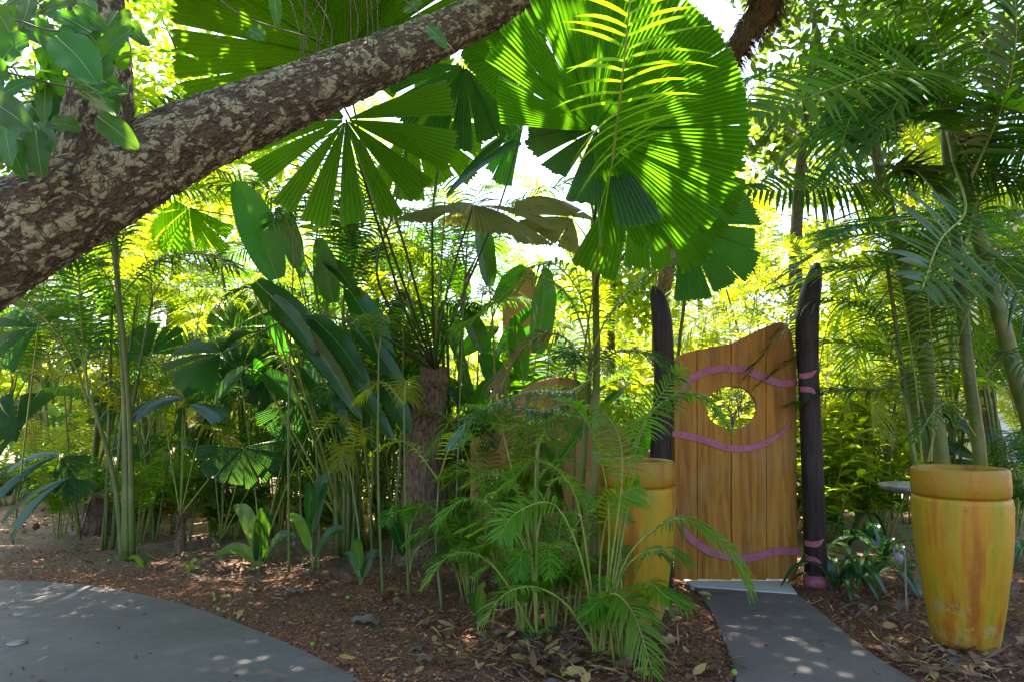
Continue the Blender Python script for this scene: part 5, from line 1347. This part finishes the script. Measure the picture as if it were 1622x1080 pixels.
for i, (px, y, h, cr, z0, nc, mat, lab) in enumerate([
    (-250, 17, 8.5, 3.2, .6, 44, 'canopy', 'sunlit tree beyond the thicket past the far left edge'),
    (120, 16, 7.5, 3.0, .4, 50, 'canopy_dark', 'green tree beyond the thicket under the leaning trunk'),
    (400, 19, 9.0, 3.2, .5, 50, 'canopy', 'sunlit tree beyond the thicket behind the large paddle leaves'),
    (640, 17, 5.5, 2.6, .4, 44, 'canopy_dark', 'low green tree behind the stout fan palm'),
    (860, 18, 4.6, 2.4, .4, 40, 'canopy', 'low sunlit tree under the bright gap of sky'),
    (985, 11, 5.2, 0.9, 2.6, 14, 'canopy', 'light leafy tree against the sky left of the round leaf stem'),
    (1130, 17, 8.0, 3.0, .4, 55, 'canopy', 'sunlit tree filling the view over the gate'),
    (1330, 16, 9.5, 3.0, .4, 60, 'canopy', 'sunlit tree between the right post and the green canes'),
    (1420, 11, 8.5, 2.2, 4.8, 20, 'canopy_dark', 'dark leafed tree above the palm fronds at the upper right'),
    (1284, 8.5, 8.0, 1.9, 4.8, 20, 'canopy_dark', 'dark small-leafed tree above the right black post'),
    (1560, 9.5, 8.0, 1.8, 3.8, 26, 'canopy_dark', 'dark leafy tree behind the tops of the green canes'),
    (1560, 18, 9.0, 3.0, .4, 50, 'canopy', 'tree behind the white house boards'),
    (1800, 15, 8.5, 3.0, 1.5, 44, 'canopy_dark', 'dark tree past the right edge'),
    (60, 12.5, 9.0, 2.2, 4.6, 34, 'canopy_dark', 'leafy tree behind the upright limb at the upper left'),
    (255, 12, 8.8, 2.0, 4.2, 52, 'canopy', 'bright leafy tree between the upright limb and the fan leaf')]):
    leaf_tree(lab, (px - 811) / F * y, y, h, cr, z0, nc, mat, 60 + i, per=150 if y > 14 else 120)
# far hedge of trees closing the horizon
mb = MB(); rnd = random.Random(77)
for k in range(26000):
    x = rnd.uniform(-32, 32); y = rnd.uniform(23, 27); z = rnd.uniform(0, 4.6) * (0.75 + 0.25 * math.sin(x * .5))
    leaf_simple(mb, Vector((x, y, z)), Vector((rnd.gauss(0, 1), rnd.gauss(0, 1), rnd.gauss(-.3, .5))), rnd.uniform(.35, .6), rnd.uniform(.2, .3), Vector((rnd.gauss(0, .5), rnd.gauss(0, .5), 1)))
tagp(mb.build('distant_woodland', M['canopy']), 'sunlit far-off woodland closing the view behind the garden', 'woodland', kind='stuff')

# hairy trunk at the top right
p = W(1212, -20, 5.6)
t = thing('hairy_trunk', 'dark shaggy fibrous palm trunk hanging into view at top right of the round leaf', 'palm trunk', (p.x, p.y + .3, 0))
mb = MB(); P = crom([W(1048, 700, 9.4), W(1048, 480, 9.2), W(1115, 200, 8.0), W(1178, 55, 6.8), W(1212, 0, 5.9), W(1190, -120, 5.8)], 40); tube(mb, P, lambda q: .10 + .12 * max(0, q - .6), 16)
rnd = random.Random(9)
for k in range(1500):
    q = P[rnd.randrange(20, 41)]; a = rnd.uniform(0, 2 * PI); o = Vector((math.cos(a), math.sin(a), 0)); s = q + o * .11
    tube(mb, [s, s + o * rnd.uniform(.02, .12) + Vector((rnd.uniform(-.06, .06), 0, -rnd.uniform(.05, .25)))], (0.006, 0.001), 3)
mb.build('trunk', M['fibre'], t)

# ================================================================== SMALLER THINGS
# cut palm stumps in the left bed
def stump(label, px, py, r, h, seed, roots=True):
    base = G(px, py); base.y += r * .6; rnd = random.Random(seed)
    t = thing('tree_stump', label, 'stump', base, 'cut stumps in the left bed')
    mb = MB(); vs = []; fs = []; n = 32; rings = 14
    for i in range(rings + 1):
        tt = i / rings; z = -0.05 + (h + .05) * tt
        for j in range(n):
            a = 2 * PI * j / n; rr = r * (1.35 - .5 * min(1, tt * 2) + .08 * math.sin(a * 7 + seed) + .10 * noise.noise(Vector((math.cos(a) * 2.5, math.sin(a) * 2.5, z * 5 + seed))))
            zz = z + (0.03 * math.sin(a * 2 + seed) if i == rings else 0)
            vs.append(base + Vector((rr * math.cos(a), rr * math.sin(a), zz)))
    for i in range(rings):
        for j in range(n): fs.append((i * n + j, i * n + (j + 1) % n, (i + 1) * n + (j + 1) % n, (i + 1) * n + j))
    mb.add(vs, fs); mb.add([vs[rings * n + j] for j in range(n)] , [tuple(range(n))], 1)
    if roots:
        for k in range(46):
            a = rnd.uniform(0, 2 * PI); o = Vector((math.cos(a), math.sin(a), 0)); z = rnd.uniform(.3, 1) * h
            s = base + o * r * .9 + Vector((0, 0, z)); e = base + o * r * rnd.uniform(1.4, 2.0); tube(mb, crom([s, s.lerp(e, .5) + o * .01 + Vector((0, 0, .03)), e], 6), (0.008, 0.004), 5)
    mb.build('stump_wood', [M['stump'], M['cutwood']], t)
stump('wide rooty stump with a split top at the left of the bed', 158, 845, .13, .42, 1)
stump('narrow leaning stump tucked against the wide rooty stump', 186, 822, .065, .52, 2, False)
stump('short round stump behind the left fan palm stem', 268, 800, .075, .42, 4, False)
stump('dark burnt-looking stump right of the left fan palm stem', 325, 808, .13, .38, 5)
stump('pale cut stump at the left edge of the wide rooty stump', 124, 815, .08, .40, 6, False)

# slender standing stems in the bed
stems = [(206, 850, 176, 560), (228, 852, 214, 600), (243, 858, 232, 650), (246, 860, 280, 640), (458, 908, 466, 380), (505, 905, 500, 700), (575, 930, 553, 740), (607, 945, 600, 560), (620, 900, 640, 480), (648, 946, 640, 640),
         (720, 905, 735, 450), (745, 880, 760, 500), (420, 840, 435, 520), (370, 830, 395, 460), (530, 860, 520, 620), (700, 960, 695, 760), (845, 880, 870, 560), (885, 900, 880, 620), (905, 905, 912, 600), (560, 850, 540, 560), (115, 835, 100, 600)]
desc = ['bending slightly left', 'straight and yellow-green', 'with a brown sheath at its foot', 'leaning right']
stems += [(390, 850, 400, 560), (480, 870, 475, 600), (545, 880, 560, 590), (300, 855, 330, 600), (590, 900, 570, 650), (160, 870, 190, 640), (640, 875, 600, 500), (350, 860, 365, 640)]
for i, (x0, y0, x1, y1) in enumerate(stems):
    b = G(x0, y0); rnd = random.Random(i)
    near = 'rooty stump' if x0 < 160 else 'left fan palm stem' if x0 < 300 else 'middle seedlings' if x0 < 560 else 'fibrous trunk' if x0 < 760 else 'left urn'
    t = thing('palm_sapling', 'slender green palm sapling standing in the bed near the ' + near, 'sapling', b, 'slender saplings standing in the bed')
    e = W(x1, y1, b.y + rnd.uniform(-.1, .3)); mb = MB(); P = crom([b + Vector((0, 0, -.02)), b.lerp(e, .5) + Vector((rnd.uniform(-.03, .03), 0, 0)), e], 24)
    tube(mb, P, lambda q: (0.012 - 0.006 * q) * (1.12 if (q * 9) % 1 < .08 else 1), 8); mb.build('stalk', M['cane'], t)
    mb = MB(); frd = [e + Vector((rnd.uniform(-.5, .5), rnd.uniform(-.4, .2), rnd.uniform(.1, .4))) for _ in range(2)]
    for f_ in frd:
        frond(mb, [e, e.lerp(f_, .5) + Vector((0, 0, .12)), f_ + Vector((0, 0, -.08))], leaf_len=.2, n=18, wid=.014, start=.2, droop=.4, rnd=rnd, fold=False)
    mb.build('frond', [M['rachis'], M[rnd.choice(['palm', 'palm_lit', 'palm_dark'])]], t)

# strap-leaved lilies right of the post
def strap_plant(label, px, py, n, L, seed, mat='strap', wid=.065, spread=1.0):
    base = G(px, py); rnd = random.Random(seed)
    t = thing('strap_leaf_plant', label, 'lily', base, 'strap-leaved plants beside the right urn')
    for k in range(n):
        a = 2 * PI * k / n + rnd.uniform(-.3, .3); ll = L * rnd.uniform(.7, 1.15); o = Vector((math.cos(a), math.sin(a), 0)); el = rnd.uniform(.5, 1.2)
        p1 = base + o * ll * .35 * spread + Vector((0, 0, ll * .5 * el)); p2 = base + o * ll * .75 * spread + Vector((0, 0, ll * .48 * el)); p3 = base + o * ll * 1.05 * spread + Vector((0, 0, max(.03, ll * .15 * el)))
        mb = MB(); paddle(mb, [base + Vector((0, 0, .01)), p1, p2, p3], wid * rnd.uniform(.8, 1.2), Vector((0, 0, 1)), fold=.35, wave=.003, n=14, across=2, pw=.003, rnd=rnd); mb.build('leaf', [M[mat], M['rib']], t)
strap_plant('strap-leaved lily at the foot of the right black post', 1325, 935, 12, .42, 1)
strap_plant('strap-leaved lily with a leaf reaching down toward the path', 1372, 930, 13, .50, 2)
strap_plant('strap-leaved lily between the spotlight and the right post', 1400, 890, 12, .5, 3)
strap_plant('strap-leaved lily behind the others beside the bird bath', 1345, 865, 12, .48, 4)
strap_plant('strap-leaved lily right of the right urn', 1640, 900, 12, .5, 5)
strap_plant('small strap-leaved tuft left of the ochre wall foot', 745, 860, 9, .4, 6, 'ginger', .05)
# long strap leaf lying toward the path
t = bpy.data.objects
mb = MB(); pts = PX([(1355, 905, 4.9), (1375, 945, 4.4), (1405, 975, 4.1), (1428, 1008, 3.95)]); pts[-1].z = .05

def ginger(label, px, py, n, h, seed, mat='ginger'):
    base = G(px, py); rnd = random.Random(seed)
    t = thing('ginger_plant', label, 'ginger plant', base, 'leafy gingers behind the right post')
    for k in range(n):
        a = rnd.uniform(0, 2 * PI); o = Vector((math.cos(a), math.sin(a), 0)); s = base + o * rnd.uniform(.02, .15); hh = h * rnd.uniform(.7, 1.1); e = s + o * hh * .35 + Vector((0, 0, hh))
        P = crom([s, s.lerp(e, .5) - o * .03, e], 16); mb = MB(); tube(mb, P, (.008, .004), 5, 1)
        for q in range(11):
            tt = .3 + .7 * q / 10; p = P[int(tt * 16)]; b_ = a + (PI / 2) * (1 if q % 2 else -1) + rnd.uniform(-.5, .5); oo = Vector((math.cos(b_), math.sin(b_), 0)); ll = rnd.uniform(.2, .32)
            paddle(mb, [p, p + oo * ll * .5 + Vector((0, 0, ll * .3)), p + oo * ll + Vector((0, 0, ll * .15))], .06, Vector((0, 0, 1)), fold=.3, wave=.002, n=4, across=1, pw=.002, rnd=rnd)
        mb.build('leafy_stem', [M[mat], M['rachis']], t)
ginger('bright leafy ginger just right of the right black post', 1345, 800, 8, .7, 1)
ginger('bright leafy ginger behind the bird bath', 1390, 790, 8, .75, 2)
ginger('leafy ginger seen beside the right side of the right urn', 1625, 830, 8, .7, 3)
ginger('leafy ginger behind the ochre wall end by the left post', 985, 770, 8, .9, 4)
ginger('bright leafy ginger deep behind the right post', 1320, 762, 9, .9, 5)
ginger('leafy ginger at the right edge beyond the canes', 1610, 775, 9, .9, 6)

hero_palm('gate_palm', 'sunlit palm with arching fronds directly behind the top of the plank gate', Vector((2.9, 7.4, 0)), [
    ([(1290, 640, 7.4), (1262, 540, 7.2), (1200, 492, 7.0), (1130, 490, 6.8), (1070, 545, 6.6)], .52, dict(n=60, start=.2, wid=.018, droop=.55, segs=4)),
    ([(1290, 640, 7.4), (1250, 470, 7.3), (1170, 430, 7.2), (1090, 450, 7.1), (1040, 520, 7.0)], .5, dict(n=54, start=.2, wid=.018, droop=.5)),
    ([(1290, 640, 7.4), (1310, 520, 7.2), (1350, 470, 7.0), (1400, 520, 6.8)], .5, dict(n=50, start=.2, wid=.018, droop=.5)),
    ([(1290, 640, 7.4), (1300, 600, 7.2), (1360, 600, 7.0), (1400, 690, 6.8)], .45, dict(n=46, start=.2, wid=.018, droop=.5)),
    ([(1290, 640, 7.4), (1290, 460, 7.3), (1270, 400, 7.2), (1230, 370, 7.0)], .45, dict(n=46, start=.2, wid=.018, droop=.5))],
    [([Vector((2.9, 7.4, -.02)), W(1292, 720, 7.4), W(1290, 640, 7.4)], .035, .025)], mat='palm_lit', seed=12)
hero_palm('brown_tipped_palm', 'palm with brown drooping fronds above the left black post', Vector((1.35, 5.9, 0)), [
    ([(1085, 470, 5.8), (1110, 420, 5.6), (1150, 395, 5.4), (1180, 420, 5.2)], .34, dict(n=36, start=.1, wid=.014, droop=.7, segs=4)),
    ([(1085, 470, 5.8), (1060, 410, 5.6), (1010, 390, 5.4), (950, 420, 5.2)], .36, dict(n=38, start=.1, wid=.014, droop=.7, segs=4)),
    ([(1085, 470, 5.8), (1080, 430, 5.5), (1070, 405, 5.2), (1040, 400, 5.0)], .34, dict(n=30, start=.1, wid=.014, droop=.8, segs=4))],
    [([Vector((1.35, 5.9, -.02)), W(1072, 600, 5.9), W(1085, 470, 5.8)], .02, .014)], mat='palm_brown', seed=13)
UNDER = []
# low undergrowth filling the bed between the palms
for i, (px, d, h, rad, m_) in enumerate([(170, 8.2, .8, .5, 'ginger'), (240, 7.4, .7, .4, 'canopy'), (310, 8.6, .9, .6, 'ginger'), (370, 7.2, .6, .4, 'ginger'), (430, 8.0, .9, .5, 'canopy'), (490, 7.3, .7, .4, 'ginger'), (550, 8.4, 1.0, .6, 'canopy'),
                                         (620, 7.4, .8, .4, 'ginger'), (700, 8.2, 1.0, .5, 'canopy'), (760, 7.0, .8, .4, 'ginger'), (100, 9.4, .9, .6, 'canopy'), (20, 9.6, .8, .6, 'ginger'), (270, 9.6, 1.1, .7, 'canopy'), (500, 9.6, 1.2, .7, 'canopy'), (390, 9.4, 1.1, .7, 'ginger'), (640, 9.6, 1.2, .7, 'canopy')]):
    UNDER.append((px, d, h, rad, m_))
# glowing broadleaf undergrowth beyond the gate
def shrub(label, px, d, h, rad, seed, mat='canopy', leaf=(.12, .26)):
    x = (px - 811) / F * d; rnd = random.Random(seed); t = thing('leafy_shrub', label, 'shrub', (x, d, 0), 'leafy shrubs in the sunny ground beyond the gate')
    st = MB(); mb = MB()
    for k in range(12):
        a = rnd.uniform(0, 2 * PI); rr = rad * rnd.random() ** .5; e = Vector((x + rr * math.cos(a), d + rr * math.sin(a), h * rnd.uniform(.5, 1)))
        b = Vector((x + rr * .2 * math.cos(a), d + rr * .2 * math.sin(a), 0)); P = crom([b, b.lerp(e, .5) + Vector((0, 0, .1)), e], 12); tube(st, P, (.012, .004), 5)
        for q in range(26):
            p = P[rnd.randrange(3, 13)]; b_ = rnd.uniform(0, 2 * PI); L = rnd.uniform(*leaf)
            leaf_simple(mb, p, Vector((math.cos(b_), math.sin(b_), rnd.uniform(-.1, .9))), L, L * .36, Vector((rnd.gauss(0, .3), rnd.gauss(0, .3), 1)), 0, .5)
    st.build('stem', M['rachis'], t); mb.build('foliage', M[mat], t)
for i, (px, d, h, rad) in enumerate([(1040, 7.4, 1.9, .5), (1100, 8.2, 2.4, .6), (1150, 7.2, 1.5, .5), (1190, 7.9, 2.1, .6), (1235, 7.3, 1.4, .5), (1300, 7.0, 1.3, .5), (1340, 7.7, 1.8, .6), (1385, 7.2, 1.3, .5), (950, 7.6, 1.9, .6), (890, 8.0, 2.2, .6), (1440, 8.1, 2, .6), (1290, 8.8, 2.6, .7), (1120, 9.4, 2.8, .8), (1310, 8.2, 1.6, .7), (1370, 8.6, 2.0, .7), (1420, 9.2, 2.2, .7), (1210, 9.0, 2.4, .7), (1060, 8.6, 2.4, .7)]):
    where = 'beyond the ochre wall' if px < 1000 else 'behind the plank gate' if px < 1262 else 'right of the right black post'
    shrub('sunlit yellow-green leafy shrub ' + where, px, d, h, rad, 300 + i)
for i, (px, d, h, rad, m_) in enumerate(UNDER):
    shrub('low leafy undergrowth plant in the left bed ' + ('behind the stumps' if px < 330 else 'behind the paddle leaves' if px < 600 else 'behind the fibrous trunk'), px, d, h, rad, 500 + i, m_, (.1, .2))
# green fruits on the mulch
for i, (px, py) in enumerate([(68, 903), (94, 907), (173, 893), (221, 865), (275, 881), (402, 906), (480, 898), (482, 910), (397, 937), (346, 971), (551, 952), (628, 945), (631, 956), (495, 1027), (340, 955), (1163, 1074), (1122, 953), (118, 868)]):
    p = G(px, py); r = random.Random(i).uniform(.011, .017); mb = lathe([(0.0005, 0)] + [(r * math.sin(PI * k / 10), r - r * math.cos(PI * k / 10)) for k in range(1, 10)] + [(0.0005, 2 * r)], 14, Vector((p.x, p.y, .014)))
    near = 'left patio edge' if px < 250 else 'left fan palm stem' if px < 350 else 'middle seedlings' if px < 560 else 'fibrous trunk' if px < 700 else 'gate path'
    o = mb.build('green_fruit', M['fruit'], loc=(p.x, p.y, .014)); tagp(o, 'small round green fruit fallen on the mulch near the ' + near, 'fruit', 'green fruits fallen on the mulch')
# curled dry leaves that stand out
for px, py, L, mat, lab in [(890, 1068, .15, 'litter3', 'large curled yellow dry leaf at the bottom centre'), (1458, 1030, .12, 'litter4', 'pale grey dry leaf at the left foot of the right urn'), (1050, 1020, .16, 'litter1', 'long tan dry leaf at the foot of the left urn'),
                            (600, 985, .2, 'litter4', 'dark grey curled leaf on the mulch in the middle'), (1580, 1062, .14, 'litter3', 'yellow dry leaf in front of the right urn'), (450, 938, .15, 'litter4', 'flat grey leaf on the mulch left of centre'), (660, 1045, .13, 'litter2', 'brown leaf at the patio corner')]:
    p = G(px, py, .03); a = random.Random(px).uniform(0, 3); d = Vector((math.cos(a), math.sin(a) * .6, 0)).normalized()
    mb = MB(); paddle(mb, [p, p + d * L * .5 + Vector((0, 0, .012)), p + d * L + Vector((0, 0, .0))], L * .45, Vector((0, -.2, 1)), fold=.22, wave=.008, n=12, pw=.002)
    o = mb.build('dry_leaf', [M[mat], M['litter1']], loc=(p.x, p.y, .02)); tagp(o, lab, 'leaf', 'dry leaves that stand out on the ground')
